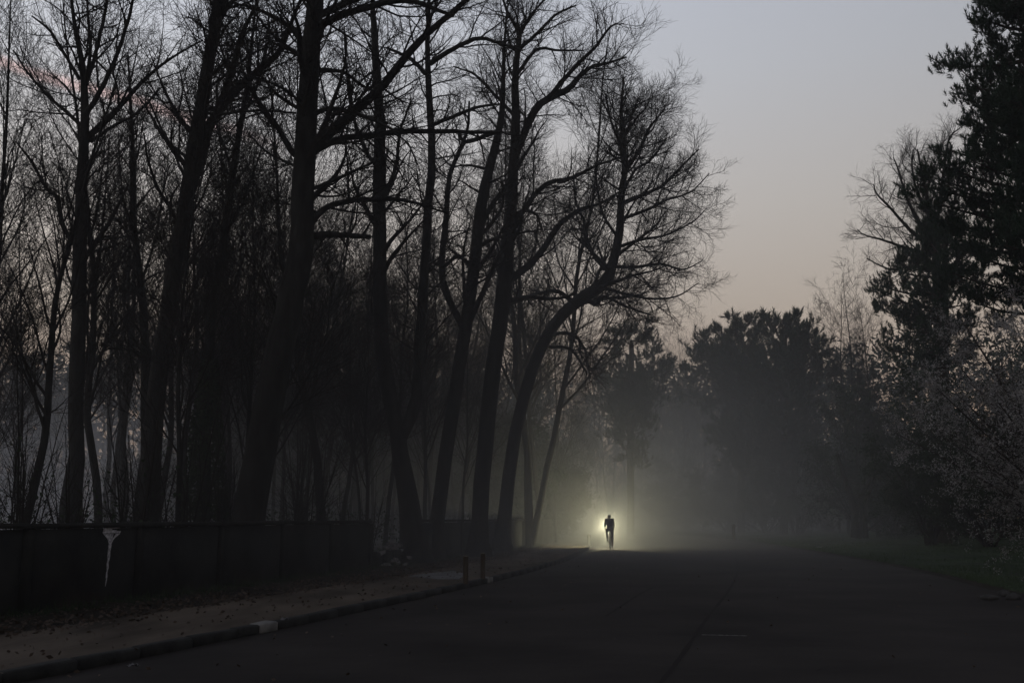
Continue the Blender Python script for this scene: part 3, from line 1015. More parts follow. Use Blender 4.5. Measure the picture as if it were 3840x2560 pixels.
def pine(name, label, seed, y0, trunk, boughs, tuft=0.30, dens=1.0, group=None, spread=0.9, cat='tree'):
    """boughs: px polylines with dy; foliage plates of tufts cling to their outer parts"""
    rng = np.random.default_rng(seed)
    tp, tr = limb_world(trunk, y0, 0)
    if tp[0][2] > 0.1:
        g_ = np.array(tp[0]); g_[2] = 0
        tp = [g_] + list(tp); tr = [tr[0] * 1.2] + list(tr)
    tP, tR = resample(tp, tr, 18, rng, 0.05)
    off = np.array([tP[0][0], tP[0][1], 0.0])
    root = empty(name, (off[0], off[1], 0))
    tag(root, label, cat, group)
    link('trunk', count(tube_mesh('trunk', [((tP - off)[None], tR[None], 10)], M['pinebark'], True)), root)
    P, Rr = [], []
    for spec, dy in boughs:
        lp, lr = limb_world(spec, y0, dy)
        q, r = resample(lp, lr, 10, rng, 0.15)
        P.append(q - off); Rr.append(r)
    P = np.stack(P); Rr = np.stack(Rr)
    P2, R2 = spawn(rng, P, Rr, int(9 * dens), 0.15, 1.0, lambda t, L_: spread * (0.5 + 0.25 * L_ * (1.1 - 0.7 * t)), (0.9, 0.2), 6, up=0.05, wig=0.1, ratio=.5, rmax=0.04)
    P3, R3 = spawn(rng, P2, R2, int(6 * dens), 0.2, 1.0, lambda t, L_: 0.2 + 0.42 * L_, (0.8, 0.2), 4, up=0.18, wig=0.1, ratio=.6, rmax=0.015)
    link('boughs', count(tube_mesh('boughs', [(P, Rr, 6), (P2, R2, 4), (P3, R3, 3)], M['pinebark'])), root)['kind'] = 'stuff'
    Cs, Ds = [], []
    for (A, ts) in ((P3, (0.35, 0.65, 1.0)), (P2, (0.5, 0.75, 1.0)), (P, (0.8, 0.9, 1.0))):
        k = A.shape[1]
        for t in ts:
            ft = min(t, 0.999) * (k - 1)
            i = int(ft); f_ = ft - i
            c = A[:, i] * (1 - f_) + A[:, i + 1] * f_
            d = norm(A[:, i + 1] - A[:, i]) * 0.5 + np.array([0, 0, 0.9]) + rng.normal(0, 0.35, c.shape)
            Cs.append(c + rng.normal(0, 0.06, c.shape)); Ds.append(d)
    C = np.concatenate(Cs); D = np.concatenate(Ds)
    V, Fc = place_tufts(rng, C, D, tuft * rng.uniform(0.7, 1.3, len(C)))
    tag(link('needles', count(np_mesh('needles', V, Fc, M['needle'])), root), kind='stuff')
    return root


def bough_set(rng, tr_x, rows, y0):
    """rows: (trunk py, tip px, tip py, width) -> boughs, with mates going to front and back"""
    out_ = []
    for (py, tx, ty, w) in rows:
        mx, my = (tr_x + tx) / 2, (py + ty) / 2 + 12
        out_.append(([(tr_x, py, w), (mx, my, w * 0.65), (tx, ty, w * 0.2)], rng.uniform(-1.5, 1.5)))
    return out_


rp = np.random.default_rng(61)
# big pine at the right edge
rows = [(120, 3660, 60, 14), (220, 3590, 250, 16), (330, 3640, 330, 14), (420, 3680, 420, 14), (520, 3560, 215, 10), (560, 3630, 370, 12),
        (560, 3640, 470, 16), (640, 3550, 560, 16), (720, 3530, 620, 16), (780, 3440, 690, 18), (760, 3480, 660, 14), (840, 3500, 760, 16),
        (900, 3560, 830, 14), (60, 3720, 20, 12), (20, 3700, -20, 12), (960, 3600, 900, 14), (1010, 3660, 960, 14), (-60, 3740, -100, 12),
        (680, 3640, 600, 14), (480, 3740, 380, 12), (300, 3720, 180, 12), (880, 3660, 760, 14), (1100, 3560, 1020, 14), (1180, 3640, 1130, 14)]
bs = bough_set(rp, 3880, rows, 36)
for (py, dx) in ((0, 300), (150, 260), (300, 330), (450, 260), (600, 340), (750, 280), (900, 300), (1050, 300)):
    bs.append(([(3880, py, 16), (3880 + dx * .5, py - 20, 10), (3880 + dx, py - 60, 4)], rp.uniform(-2, 2)))
for py in range(-50, 1200, 60):
    bs.append(([(3880, py, 14), (3860 + rp.uniform(-40, 40), py - 20, 9), (3835 + rp.uniform(-70, 60), py - 50, 4)], rp.choice([-1, 1]) * rp.uniform(2, 4)))
pine('pine_tree', 'tall dark pine at the right edge, its boughs reaching out to the left', 62, 36.0,
     [(3885, 1950, 60), (3882, 1400, 52), (3880, 900, 44), (3878, 400, 34), (3876, 0, 24), (3872, -300, 12)], bs, tuft=0.34, dens=1.0, spread=0.72)
# lower pine in front of the bare tree
rows = [(1110, 3290, 1070, 12), (1160, 3330, 1110, 12), (1040, 3340, 1005, 12), (1010, 3400, 975, 12), (1190, 3400, 1170, 12), (1100, 3700, 1040, 10),
        (1000, 3650, 950, 10), (950, 3600, 870, 10), (960, 3470, 880, 10), (1210, 3290, 1160, 8), (1240, 3350, 1230, 10), (1250, 3640, 1190, 10),
        (1330, 3330, 1310, 10), (1340, 3640, 1310, 10), (900, 3560, 850, 8), (1150, 3480, 1090, 10), (1060, 3500, 1010, 9), (1300, 3500, 1260, 9)]
bs = bough_set(rp, 3540, rows, 56)
for py in range(900, 1400, 55):
    bs.append(([(3540, py, 12), (3530 + rp.uniform(-50, 50), py - 10, 8), (3520 + rp.uniform(-110, 110), py - 30, 4)], rp.choice([-1, 1]) * rp.uniform(1.5, 3.5)))
pine('pine_tree', 'lower dark pine left of the tall right-edge pine, in front of a bare crown', 63, 56.0,
     [(3540, 1960, 44), (3540, 1500, 38), (3538, 1200, 30), (3545, 950, 18), (3550, 860, 8)], bs, tuft=0.40, dens=1.0, spread=0.9)
# broad pine group beyond the road
def broad(label, seed, cx, base_w, y0, top, rows, fill, tuft):
    bs = bough_set(rp, cx, rows, y0)
    for _ in range(fill):
        ty = rp.uniform(top + 75, 1740)
        tx = cx + rp.uniform(-1, 1) * base_w
        bs.append(([(cx, ty + 60, 10), ((cx + tx) / 2, ty + 20, 7), (tx, ty, 3)], rp.choice([-1, 1]) * rp.uniform(1, 5)))
    return pine('pine_tree', label, seed, y0, [(cx, 1960, 26), (cx, 1500, 24), (cx + 3, 1300, 18), (cx, top + 40, 8)], bs, tuft=tuft, dens=0.75, spread=1.15)


broad('broad dark pine beyond the road, left half of the largest pine clump', 64, 2780, 95, 88.0, 1215,
      [(1340, 2640, 1262, 9), (1350, 2640, 1300, 9), (1310, 2700, 1240, 8), (1290, 2750, 1222, 8), (1280, 2800, 1215, 8), (1380, 2660, 1350, 8),
       (1300, 2830, 1220, 8), (1400, 2600, 1370, 8), (1440, 2570, 1430, 8), (1490, 2540, 1480, 7), (1340, 2610, 1310, 7)], 40, 0.75)
broad('broad dark pine beyond the road, right half of the largest pine clump', 65, 2940, 95, 84.0, 1205,
      [(1320, 2870, 1212, 9), (1300, 2900, 1200, 9), (1290, 2950, 1205, 8), (1280, 2985, 1192, 8), (1310, 3020, 1230, 8), (1330, 3045, 1260, 8),
       (1400, 3080, 1330, 8), (1370, 3070, 1285, 8), (1440, 3120, 1390, 7), (1500, 3130, 1450, 7)], 44, 0.7)
broad('small layered pine beyond the road, leftmost of the far pines', 66, 2365, 60, 76.0, 1235,
      [(1290, 2320, 1240, 8), (1280, 2420, 1235, 8), (1330, 2300, 1300, 8), (1350, 2460, 1310, 8), (1400, 2280, 1370, 8), (1420, 2500, 1380, 8),
       (1470, 2300, 1440, 7), (1380, 2560, 1375, 6), (1500, 2250, 1480, 6), (1530, 2440, 1500, 6), (1560, 2290, 1540, 6), (1460, 2240, 1430, 6)], 16, 0.6)

# ------------------------------------------------------------------ bare trees on the right
hero_tree('bare_tree', 'bare tree with a fan-shaped crown behind the right-hand pines', 71, 60.0,
          ([(3520, 1960, 40), (3520, 1400, 36), (3515, 1100, 32), (3510, 960, 28), (3500, 880, 24), (3480, 760, 16), (3460, 660, 10), (3440, 560, 5)], 0),
          [([(3510, 940, 20), (3450, 840, 16), (3400, 740, 11), (3370, 640, 7), (3350, 590, 4)], 1),
           ([(3500, 920, 18), (3420, 870, 14), (3340, 780, 10), (3290, 730, 7), (3275, 690, 4)], -1),
           ([(3495, 960, 16), (3400, 930, 13), (3310, 900, 9), (3240, 880, 6), (3215, 860, 4)], 1.5),
           ([(3505, 900, 18), (3520, 780, 14), (3540, 640, 10), (3560, 520, 6), (3600, 480, 4)], -1.5),
           ([(3510, 940, 18), (3560, 820, 14), (3590, 700, 10), (3600, 580, 6)], 1.5),
           ([(3490, 820, 14), (3440, 720, 11), (3420, 620, 7), (3425, 560, 4)], -2),
           ([(3500, 1010, 14), (3420, 1000, 11), (3340, 1010, 8), (3250, 970, 5)], -1)],
          auto=18, auto_t=(0.4, 0.95), dens=0.85, autolen=4.0, auto_ang=0.6, up=0.13)


def var_at(k, px, top_py, y, label, group=None):
    u = (px - 1920) / F / math.cos(PITCH)
    h = at(px, top_py, y)[2]
    H0 = [17, 15, 18, 14, 12, 17][k]
    return place_var(k, u * y, y, h / H0, label, group)


var_at(3, 3190, 1090, 80, 'rounded bare tree between the broad pine clump and the lower pine')
var_at(3, 3140, 1120, 84, 'smaller bare tree touching the right side of the broad pine clump')
var_at(1, 3250, 1130, 74, 'bare tree tucked under the left boughs of the lower pine')
var_at(4, 2540, 1235, 112, 'pale distant bare tree between the small layered pine and the broad pines')
var_at(1, 2600, 1260, 116, 'distant bare tree at the left edge of the broad pine clump')
var_at(4, 2470, 1290, 120, 'distant low bare tree right behind the small layered pine')
for k, (kk, px, ty, y, lab) in enumerate((
        (4, 2080, 1100, 60, 'slender misty bare tree just left of the wall end'), (1, 2150, 1330, 92, 'low misty bare tree directly behind the wall end'),
        (3, 2270, 1420, 104, 'smallest misty bare tree, far behind the cyclist'), (1, 2140, 1300, 78, 'far misty bare tree behind the wall end, deepest in the mist'),
        (0, 2010, 900, 64, 'tall misty bare tree under the spreading roadside crown'), (2, 1960, 700, 58, 'fork-branched bare tree left of the spreading roadside crown'),
        (4, 2230, 1250, 110, 'slender far bare tree left above the cyclist'),
        (2, 1985, 300, 50, 'tall fork-branched bare tree filling the top of the roadside crown'),
        (3, 2020, 520, 54, 'spreading bare tree filling the middle of the roadside crown'),
        (1, 1990, 120, 50, 'tall steep bare tree reaching the top of the frame beside the sky'))):
    var_at(kk, px, ty, y, lab)

# ------------------------------------------------------------------ evergreen shrubs and the pale blossoming bush on the right
def shrub(name, label, cat, seed, c, rad, n, size, material, stemmat, ntw=10, tri=False, group=None):
    rng = np.random.default_rng(seed)
    root = empty(name, (c[0], c[1], 0.05))
    tag(root, label, cat, group)
    P, Rr = [], []
    for i in range(ntw):
        d = norm(rng.normal(0, 1, 3)); d[2] = abs(d[2]) * 0.8 + 0.15
        tip = d * np.array(rad) * rng.uniform(.8, 1.0) + np.array([0, 0, c[2] * 0.6])
        q, r = resample([(rng.normal(0, .15), rng.normal(0, .15), 0), tip * 0.45 + np.array([0, 0, .4]), tip], [0.07, 0.04, 0.01], 12, rng, 0.6)
        P.append(q); Rr.append(r)
    P = np.stack(P); Rr = np.stack(Rr)
    P2, R2 = spawn(rng, P, Rr, 12, 0.15, 1, lambda t, L_: 0.3 + 0.36 * L_ * (1.1 - .8 * t), (0.9, .25), 6, up=0.04, wig=.13, ratio=.5, rmax=.02)
    P3, R3 = spawn(rng, P2, R2, 6, 0.1, 1, lambda t, L_: 0.12 + 0.42 * L_, (0.9, .25), 4, up=0.04, wig=.15, ratio=.6, rmax=.008, rmin=.004)
    link('stems', count(tube_mesh('stems', [(P, Rr, 6), (P2, R2, 4), (P3, R3, 3)], stemmat)), root)['kind'] = 'stuff'
    # leaves gather along the finest twigs, in uneven clumps
    A = np.concatenate([P3.reshape(-1, 3), P2[:, 2:].reshape(-1, 3)])
    w = (np.sin(A[:, 0] * 2.1 + seed) + np.sin(A[:, 1] * 1.7) + np.sin(A[:, 2] * 2.9 + 1)) + 2.2
    w = np.clip(w, 0.15, None); w /= w.sum()
    pick = rng.choice(len(A), n, p=w)
    C = A[pick] + rng.normal(0, max(0.055, size * 1.2), (n, 3))
    C = C[C[:, 2] > 0.05]
    v, f = quads_cloud(rng, C, size)
    f = np.concatenate([f[:, :3]]) if tri else f
    tag(link('foliage', count(np_mesh('foliage', v, f, material)), root), kind='stuff')
    return root


bp = (14.6, 25.0)
shrub('blossoming_bush', 'large rounded bush of pale grey blossom at the right edge of the verge', 'bush', 81, (bp[0], 25.0, 4.4), (5.3, 3.8, 5.0), 150000, 0.034,
      M['blossom'], M['bushtwig'], 44, tri=True)
for k, (px, y, rad, n, lab) in enumerate((
        (3180, 68, (4.6, 3, 10.0), 12000, 'dark evergreen shrub behind the pale forked stump'),
        (3440, 52, (5.0, 3, 9.6), 12000, 'dark evergreen shrub left of the blossoming bush, under the lower pine'),
        (3650, 50, (5.0, 3, 9.0), 13000, 'dark evergreen shrub directly behind the blossoming bush'),
        (2960, 84, (6.6, 3, 9.0), 12000, 'dark evergreen shrub under the right half of the broad pine clump'),
        (3300, 76, (6.4, 3, 14.0), 17000, 'tall dark evergreen between the bare trees and the lower pine'),
        (2700, 94, (6.5, 3, 7.0), 9000, 'rounded dark evergreen under the left half of the broad pine clump'),
        (2560, 106, (7.0, 3, 7.5), 9000, 'misty evergreen mound between the small layered pine and the broad pines'),
        (2840, 92, (6.0, 3, 7.5), 9000, 'dark evergreen mound at the middle of the broad pine clump'),
        (3830, 40, (4.6, 3, 7.5), 9000, 'dark evergreen shrub at the foot of the tall right-edge pine'))):
    u = (px - 1920) / F / math.cos(PITCH)
    shrub('evergreen_shrub', lab, 'shrub', 90 + k, (u * y, y, 1.6), rad, int(n * (3.0 if y < 52 else 1.6)), 0.0016 * y, M['leaf'], M['twig'], 10, tri=True)

under = {}
for k, (px, y, sc_, lab) in enumerate((
        (620, 66, 0.85, 'dark evergreen understorey mound seen between the second thickest trunk and the ivy-covered one'),
        (800, 60, 0.9, 'dark evergreen understorey mound right of the ivy-covered trunk'),
        (960, 64, 1.05, 'dark evergreen understorey mound behind the thickest trunk'),
        (1120, 60, 1.0, 'dark evergreen understorey mound right of the thickest trunk'),
        (1270, 66, 1.15, 'dark evergreen understorey mound left of the broad low-forking trunk'),
        (1420, 62, 1.1, 'dark evergreen understorey mound behind the broad low-forking trunk'),
        (1570, 70, 1.25, 'dark evergreen understorey mound right of the broad low-forking trunk'),
        (1720, 72, 1.25, 'dark evergreen understorey mound behind the leaning trunks'),
        (1850, 78, 1.3, 'dark evergreen understorey mound behind the tall dark trunk'),
        (1990, 82, 1.15, 'misty evergreen understorey mound behind the wall end'),
        (2110, 92, 1.2, 'misty evergreen understorey mound left of the cyclist'),
        (1900, 58, 0.95, 'dark evergreen mound behind the far end of the shorter wall'),
        (1990, 63, 0.9, 'dark evergreen mound just past the far end of the shorter wall'),
        (2085, 69, 0.85, 'misty evergreen mound between the wall end and the cyclist, nearest of them'),
        (3080, 98, 1.25, 'misty evergreen mound behind the right side of the broad pine clump'),
        (3230, 92, 1.3, 'misty evergreen mound between the broad pine clump and the fan-crowned bare tree'),
        (3390, 82, 1.25, 'dark evergreen mound below the fan-crowned bare tree'),
        (3560, 76, 1.25, 'dark evergreen mound behind the left side of the blossoming bush'),
        (3720, 68, 1.2, 'dark evergreen mound behind the middle of the blossoming bush'),
        (3870, 60, 1.15, 'dark evergreen mound behind the right side of the blossoming bush'))):
    u = (px - 1920) / F / math.cos(PITCH)
    if k < 2:
        src = shrub('evergreen_mound', lab, 'shrub', 120 + k, (u * y, y, 1.6), (4.6, 3.5, 7.5), 24000, 0.12, M['leaf'], M['twig'], 12, tri=True)
        under[k] = src
        src.scale = (sc_, sc_, sc_)
        src['group'] = 'dark evergreen mounds behind the bare trees'
        continue
    src = under[k % 2]
    c = src.copy()
    col.objects.link(c)
    for ch in src.children:
        d = ch.copy()
        col.objects.link(d)
        d.parent = c
    c.location = (u * y, y, 0.05)
    c.rotation_euler = (0, 0, k * 1.3)
    c.scale = (sc_, sc_, sc_)
    c['label'] = lab

# far-off woods closing the view all round
rw = np.random.default_rng(101)
C = []
P = []
for k in range(740):
    adeg = rw.uniform(-62, 62)
    a = R(adeg)
    d_ = rw.uniform(128, 172)
    x, y = math.sin(a) * d_, math.cos(a) * d_
    base = np.interp(adeg, [-60, -27, -22, -20, -16, -8, 0, 8, 14, 20, 30, 60], [24, 23, 28, 31, 27, 26, 25, 24, 26, 28, 26, 24])
    H = base * rw.uniform(0.75, 1.0) * d_ / 150
    if k % 4 == 0:
        P.append((x, y, H))
    m_ = 170
    zz = rw.random(m_) ** 0.8
    rr = rw.normal(0, 1, (m_, 2)) * (2.6 * (1.05 - 0.55 * zz))[:, None]
    C.append(np.c_[x + rr[:, 0], y + rr[:, 1], 0.2 + zz * H])
C = np.concatenate(C)
v, f = quads_cloud(rw, C, 0.62)
f = f[:, :3]
tag(link('distant_woods', count(np_mesh('distant_woods', v, f, M['leaf']))), 'far-off misty belt of woods closing the view', 'woods', kind='stuff')
Ps = np.array([[(x, y, 0), (x + rw.normal(0, .3), y, H * .6), (x + rw.normal(0, .6), y, H + 1.5)] for x, y, H in P])
Rs = np.tile(np.array([[0.25, 0.15, 0.03]]), (len(Ps), 1))
P2, R2 = spawn(rw, Ps, Rs, 10, 0.55, 1, lambda t, L_: L_ * 0.2, (0.5, .2), 4, up=.1, wig=.08, ratio=.4)
P3, R3 = spawn(rw, P2, R2, 4, 0.3, 1, lambda t, L_: L_ * 0.4, (0.6, .2), 3, up=.1, wig=.08, ratio=.5, rmin=0.015)
tag(link('distant_woods', count(tube_mesh('distant_woods', [(Ps, Rs, 4), (P2, R2, 3), (P3, R3, 3)], M['twig']))),
    'bare tree tops and stems of the far-off misty woods', 'woods', kind='stuff')

# pale forked stump and thin stakes on the verge
def small_tree(name, label, cat, base_px, y, paths, matl=M['bark']):
    u = (base_px - 1920) / F / math.cos(PITCH)
    root = empty(name, (u * y, y, 0.05))
    tag(root, label, cat)
    for i, sp in enumerate(paths):
        lp, lr = limb_world(sp, y, 0)
        q, r = resample(lp, lr, 12, np.random.default_rng(5 + i), 0.15)
        q = q - np.array([u * y, y, 0.05])
        link('trunk' if i == 0 else 'limb', count(tube_mesh('limb', [(q[None], r[None], 9)], matl, True)), root)
    return root


small_tree('forked_trunk', 'pale forked tree trunk at the back of the verge, left of the two pale stakes', 'tree', 3205, 62,
           [[(3208, 2012, 34), (3206, 1950, 24), (3200, 1885, 26), (3170, 1800, 18), (3140, 1700, 12)], [(3206, 1960, 20), (3215, 1890, 22), (3260, 1800, 16), (3300, 1720, 10)]], M['kerb'])
small_tree('tree_trunk', 'second slim trunk right beside the pale forked trunk', 'tree', 3245, 60, [[(3246, 2015, 22), (3245, 1950, 14), (3250, 1880, 14), (3280, 1780, 10)]], M['kerb'])


def post(name, label, cat, px, py_base, height_px, w_px, material, topmat=None, bevel=0.008, group=None, z0=0.11, round_=True):
    y = (EYE - z0) * F / ((py_base - 1937)) * 1.0
    u = (px - 1920) / F / math.cos(PITCH)
    d = math.hypot(u * y, y)
    h = height_px / F * d
    w = w_px / 2 / F * d
    root = empty(name, (u * y, y, z0 - 0.01))
    tag(root, label, cat, group)
    k = np.array([[(0, 0, 0), (0, 0, h * .5), (0, 0, h - 0.015), (0, 0, h)]])
    o = link('shaft', tube_mesh('shaft', [(k, np.array([[w, w * .98, w * .97, w * .9]]), 10)], material), root)
    a = np.arange(10) * 2 * math.pi / 10
    cap_v = np.c_[np.cos(a) * w * .93, np.sin(a) * w * .93, np.full(10, h + 0.001)]
    cap_v = np.vstack([cap_v, np.c_[np.cos(a) * w * .8, np.sin(a) * w * .8, np.full(10, h + 0.012)], [[0, 0, h + 0.016]]])
    fs = [(i, (i + 1) % 10, 10 + (i + 1) % 10, 10 + i) for i in range(10)] + [(10 + i, 10 + (i + 1) % 10, 20, 20) for i in range(10)]
    me = bpy.data.meshes.new('cap')
    me.from_pydata([tuple(v_) for v_ in cap_v], [], [tuple(dict.fromkeys(q)) for q in fs])
    me.materials.append(topmat or material)
    link('cap', me, root)
    return root


post('bollard', 'left brown wooden bollard on the footpath, with a chipped pale top', 'bollard', 1753, 2176, 98, 20, M['wood'], M['woodend'], group='wooden bollards by the kerb')
post('bollard', 'right brown wooden bollard, standing nearest the pale kerb stone', 'bollard', 1815, 2160, 92, 18, M['wood'], M['woodend'], group='wooden bollards by the kerb')
post('bollard', 'distant dark bollard on the left path, just left of the cyclist', 'bollard', 2199, 2042, 40, 12, M['black'])
post('bollard', 'distant dark bollard at the far right edge of the road bend', 'bollard', 2724, 2022, 56, 12, M['wood'], z0=0.05)
post('pole', 'thin tall pole at the back of the verge, left of the pale forked trunk', 'pole', 3110, 2003, 215, 7, M['iron'], z0=0.08)
post('stake', 'left of the two short pale stakes at the back of the verge', 'stake', 3330, 2003, 48, 6, M['kerbpale'], z0=0.08)
post('stake', 'right and taller of the two pale stakes, near the blossoming bush', 'stake', 3440, 2000, 66, 10, M['kerbpale'], z0=0.08)

# pale slab in the footpath beside the bollards
def ground_poly(name, pxs, z, material, thick=0.0):
    vs = []
    for px, py in pxs:
        d = px_dir(px, py)
        t = (z - EYE) / d.z
        vs.append((d.x * t, d.y * t, z))
    n = len(vs)
    if thick:
        vs2 = [(a, b, c - thick) for a, b, c in vs]
        fs = [tuple(range(n))] + [(i, i + n, (i + 1) % n + n, (i + 1) % n) for i in range(n)]
        vs = vs + vs2
    else:
        fs = [tuple(range(n))]
    me = bpy.data.meshes.new(name)
    me.from_pydata(vs, [], fs)
    me.materials.append(material)
    return link(name, me)


o = ground_poly('paving', [(1530, 2158), (1600, 2148), (1700, 2139), (1745, 2150), (1725, 2168), (1640, 2169)], 0.128, M['slab'], 0.03)
tag(o, kind='structure')

# road seam, faded marking
def ribbon(name, pts, w, z, material):
    q = []
    for px, py in pts:
        d = px_dir(px, py)
        t = (z - EYE) / d.z
        q.append((d.x * t, d.y * t, z))
    q, _ = resample(q, np.zeros(len(q)), 60, None)
    rng = np.random.default_rng(2)
    d = norm(np.gradient(q, axis=0))
    nn = np.c_[-d[:, 1], d[:, 0], np.zeros(len(q))]
    ww = (w * rng.uniform(0.5, 1.3, len(q)))[:, None]
    A, B = q - nn * ww, q + nn * ww
    A[:, 2] = B[:, 2] = z
    V = np.concatenate([A, B])
    n = len(q)
    i = np.arange(n - 1)
    o = link(name, np_mesh(name, V, np.stack([i, i + 1, i + 1 + n, i + n], -1), material))
    tag(o, kind='structure')


ribbon('road_seam', [(2440, 2620), (2477, 2560), (2560, 2450), (2625, 2353), (2680, 2280), (2730, 2216), (2760, 2160), (2768, 2115), (2752, 2084)], 0.03, 0.004, M['seam'])
ribbon('road_seam', [(2270, 2310), (2330, 2270), (2400, 2225), (2450, 2200)], 0.03, 0.004, M['seam'])
ribbon('road_marking', [(2632, 2378), (2720, 2380), (2802, 2382)], 0.035, 0.005, M['paint'])

# rough stones at the right-hand verge edge
for k, (px, py, s_, lab) in enumerate(((3712, 2226, (.22, .12, .06), 'flat pale stone at the right road edge, foremost of three'),
                                       (3762, 2212, (.16, .14, .09), 'rounded stone on the verge just above the flat pale stone'),
                                       (3800, 2224, (.18, .12, .08), 'stone at the road edge right of the flat pale stone'))):
    p = at(px, py, (EYE - 0.05) * F / (py - 1937))
    o = link('edge_stone', rock_mesh(rng, M['edge'], s_, 'edge_stone'))
    o.location = (p[0], p[1], 0.05)
    tag(o, lab, 'stone')
rv = np.random.default_rng(8)
for k, (px, py, lab) in enumerate(((3071, 2048, 'white scrap of litter on the grass at the far verge edge'),
                                   (1068, 2310, 'small pale paper scrap on the kerb, between the pale kerb stone and the bollards'),
                                   (500, 2474, 'tiny pale crumpled scrap in the gutter below the near kerb'),
                                   (2672, 2040, 'tiny pale scrap on the road near the far bend'))):
    z = 0.10 if k == 0 else (0.125 if k == 1 else 0.01)
    y = (EYE - z) * F / (py - 1937)
    p = at(px, py, y)
    n = 5
    G = np.stack(np.meshgrid(np.linspace(-.09, .09, n), np.linspace(-.06, .06, n)), -1).reshape(-1, 2) * (1.6 if k == 0 else 0.6)
    V = np.c_[G, 0.02 + np.abs(rv.normal(0, 0.018, n * n))]
    ix = np.arange(n * n).reshape(n, n)
    Fq = np.stack([ix[:-1, :-1], ix[:-1, 1:], ix[1:, 1:], ix[1:, :-1]], -1).reshape(-1, 4)
    o = link('paper_scrap', np_mesh('paper_scrap', V, Fq, M['litter'] if k in (0,) else M['slab']))
    o.location = (p[0], p[1], z)
    tag(o, lab, 'litter')

# fallen leaves along the wall foot and on the path
rl = np.random.default_rng(19)
C = []
for k in range(7500):
    y = 6 + 50 * rl.random() ** 1.6
    i = int(np.argmin(np.abs(kq[:, 1] - y)))
    d_ = 2.45 + abs(rl.normal(0, 0.9)) - 0.25 if rl.random() < 0.86 else rl.uniform(0.2, 2.6)
    p = kq[i] + nk[i] * d_ + rl.normal(0, .15, 2)
    C.append((p[0], p[1], 0.128 + abs(rl.normal(0, 0.012))))
v, f = quads_cloud(rl, np.array(C), 0.032, flatness=0.3)
tag(link('fallen_leaves', count(np_mesh('fallen_leaves', v, f, M['deadleaf']))), 'brown fallen leaves drifted along the wall foot and path', 'leaves', kind='stuff')
C = []
for k in range(420):
    y = 6 + 60 * rl.random() ** 1.4
    i = int(np.argmin(np.abs(kq[:, 1] - y)))
    w_ = right_at(y) - kerb_at(y)
    d_ = abs(rl.normal(0, 1.6)) if rl.random() < .6 else rl.uniform(0, w_)
    C.append((kq[i][0] + 0.1 + d_, y, 0.012))
v, f = quads_cloud(rl, np.array(C), 0.028, flatness=0.2)
tag(link('scattered_leaves', count(np_mesh('scattered_leaves', v, f, M['deadleaf']))), 'stray dead leaves scattered over the dark road', 'leaves', kind='stuff')
# rank weeds at the wall foot
n = 9000
C = np.empty((n, 3))
for k in range(n):
    y = 7 + 45 * rl.random() ** 1.5
    wx = float(np.interp(y, wq[:, 1], wq[:, 0]))
    C[k] = (wx + 0.12 + abs(rl.normal(0, 0.35)), y, 0.11)
h_ = np.abs(rl.normal(0.10, 0.09, n)) * np.exp(-(C[:, 0] - np.interp(C[:, 1], wq[:, 1], wq[:, 0])) * 0.7)
dx = rl.normal(0, 0.04, (n, 2)); w_ = rl.uniform(0.004, 0.012, n)
a = rl.uniform(0, 6.28, n)
side = np.c_[np.cos(a) * w_, np.sin(a) * w_, np.zeros(n)]
V = np.stack([C - side, C + side, C + np.c_[dx, h_]], 1).reshape(-1, 3)
tag(link('weeds', count(np_mesh('weeds', V, np.arange(n * 3).reshape(n, 3), M['ivy']))), 'dark weeds growing along the foot of the wall', 'weeds', kind='stuff')

# grass on the right verge
n = 80000
t_ = rl.random(n) ** 1.3
y = 15 + 85 * t_
xr = np.interp(y, rq[:, 1], rq[:, 0])
d_ = rl.random(n) ** 1.5 * 22 + 0.1
ii = np.clip(np.searchsorted(rq[:, 1][:350], y), 0, 349)
C = np.c_[xr + d_, y, np.full(n, 0.05) + d_ / 45 * 0.3]
far = 1 + (y - 15) / 40
h_ = rl.uniform(0.03, 0.10, n) * (1 + 0.6 * np.sin(C[:, 0] * 1.3) * np.sin(y * 0.8)) * far ** .5
dx = rl.normal(0, 0.03, (n, 2)); w_ = rl.uniform(0.004, 0.010, n) * far
a = rl.uniform(0, 6.28, n)
side = np.c_[np.cos(a) * w_, np.sin(a) * w_, np.zeros(n)]
V = np.stack([C - side, C + side, C + np.c_[dx, h_]], 1).reshape(-1, 3)
tag(link('grass', np_mesh('grass', V, np.arange(n * 3).reshape(n, 3), M['blade'])), 'short rough grass of the right-hand verge', 'grass', kind='stuff')
TRI[0] += n

# ------------------------------------------------------------------ cyclist
HEAD = R(-4.0)                               # riding almost straight away along the road
BX, BY = 4.81, 49.9
bike = empty('bicycle', (BX, BY, 0.004), HEAD)
tag(bike, 'dark racing bicycle ridden away down the misty road, its front lamp lit', 'bicycle')
person = empty('person', (BX, BY, 0.004), HEAD)
tag(person, 'cyclist in dark jacket, tights and helmet riding away, crouched over the handlebar', 'person')


def tube_obj(name, pts, rads, parent, material, sides=8, k=14):
    q, r = resample(np.array(pts, float), np.array(rads, float), k)
    return link(name, count(tube_mesh(name, [(q[None], r[None], sides)], material, True)), parent)


def torus_mesh(name, R0, r0, material, seg=36, sd=8):
    """ring in the Y-Z plane"""
    V, Fq = [], []
    for i in range(seg):
        a = 2 * math.pi * i / seg
        for j in range(sd):
            b = 2 * math.pi * j / sd
            rr = R0 + r0 * math.cos(b)
            V.append((r0 * math.sin(b), rr * math.cos(a), rr * math.sin(a)))
    for i in range(seg):
        for j in range(sd):
            Fq.append((i * sd + j, i * sd + (j + 1) % sd, ((i + 1) % seg) * sd + (j + 1) % sd, ((i + 1) % seg) * sd + j))
    return np_mesh(name, np.array(V), np.array(Fq), material, True)


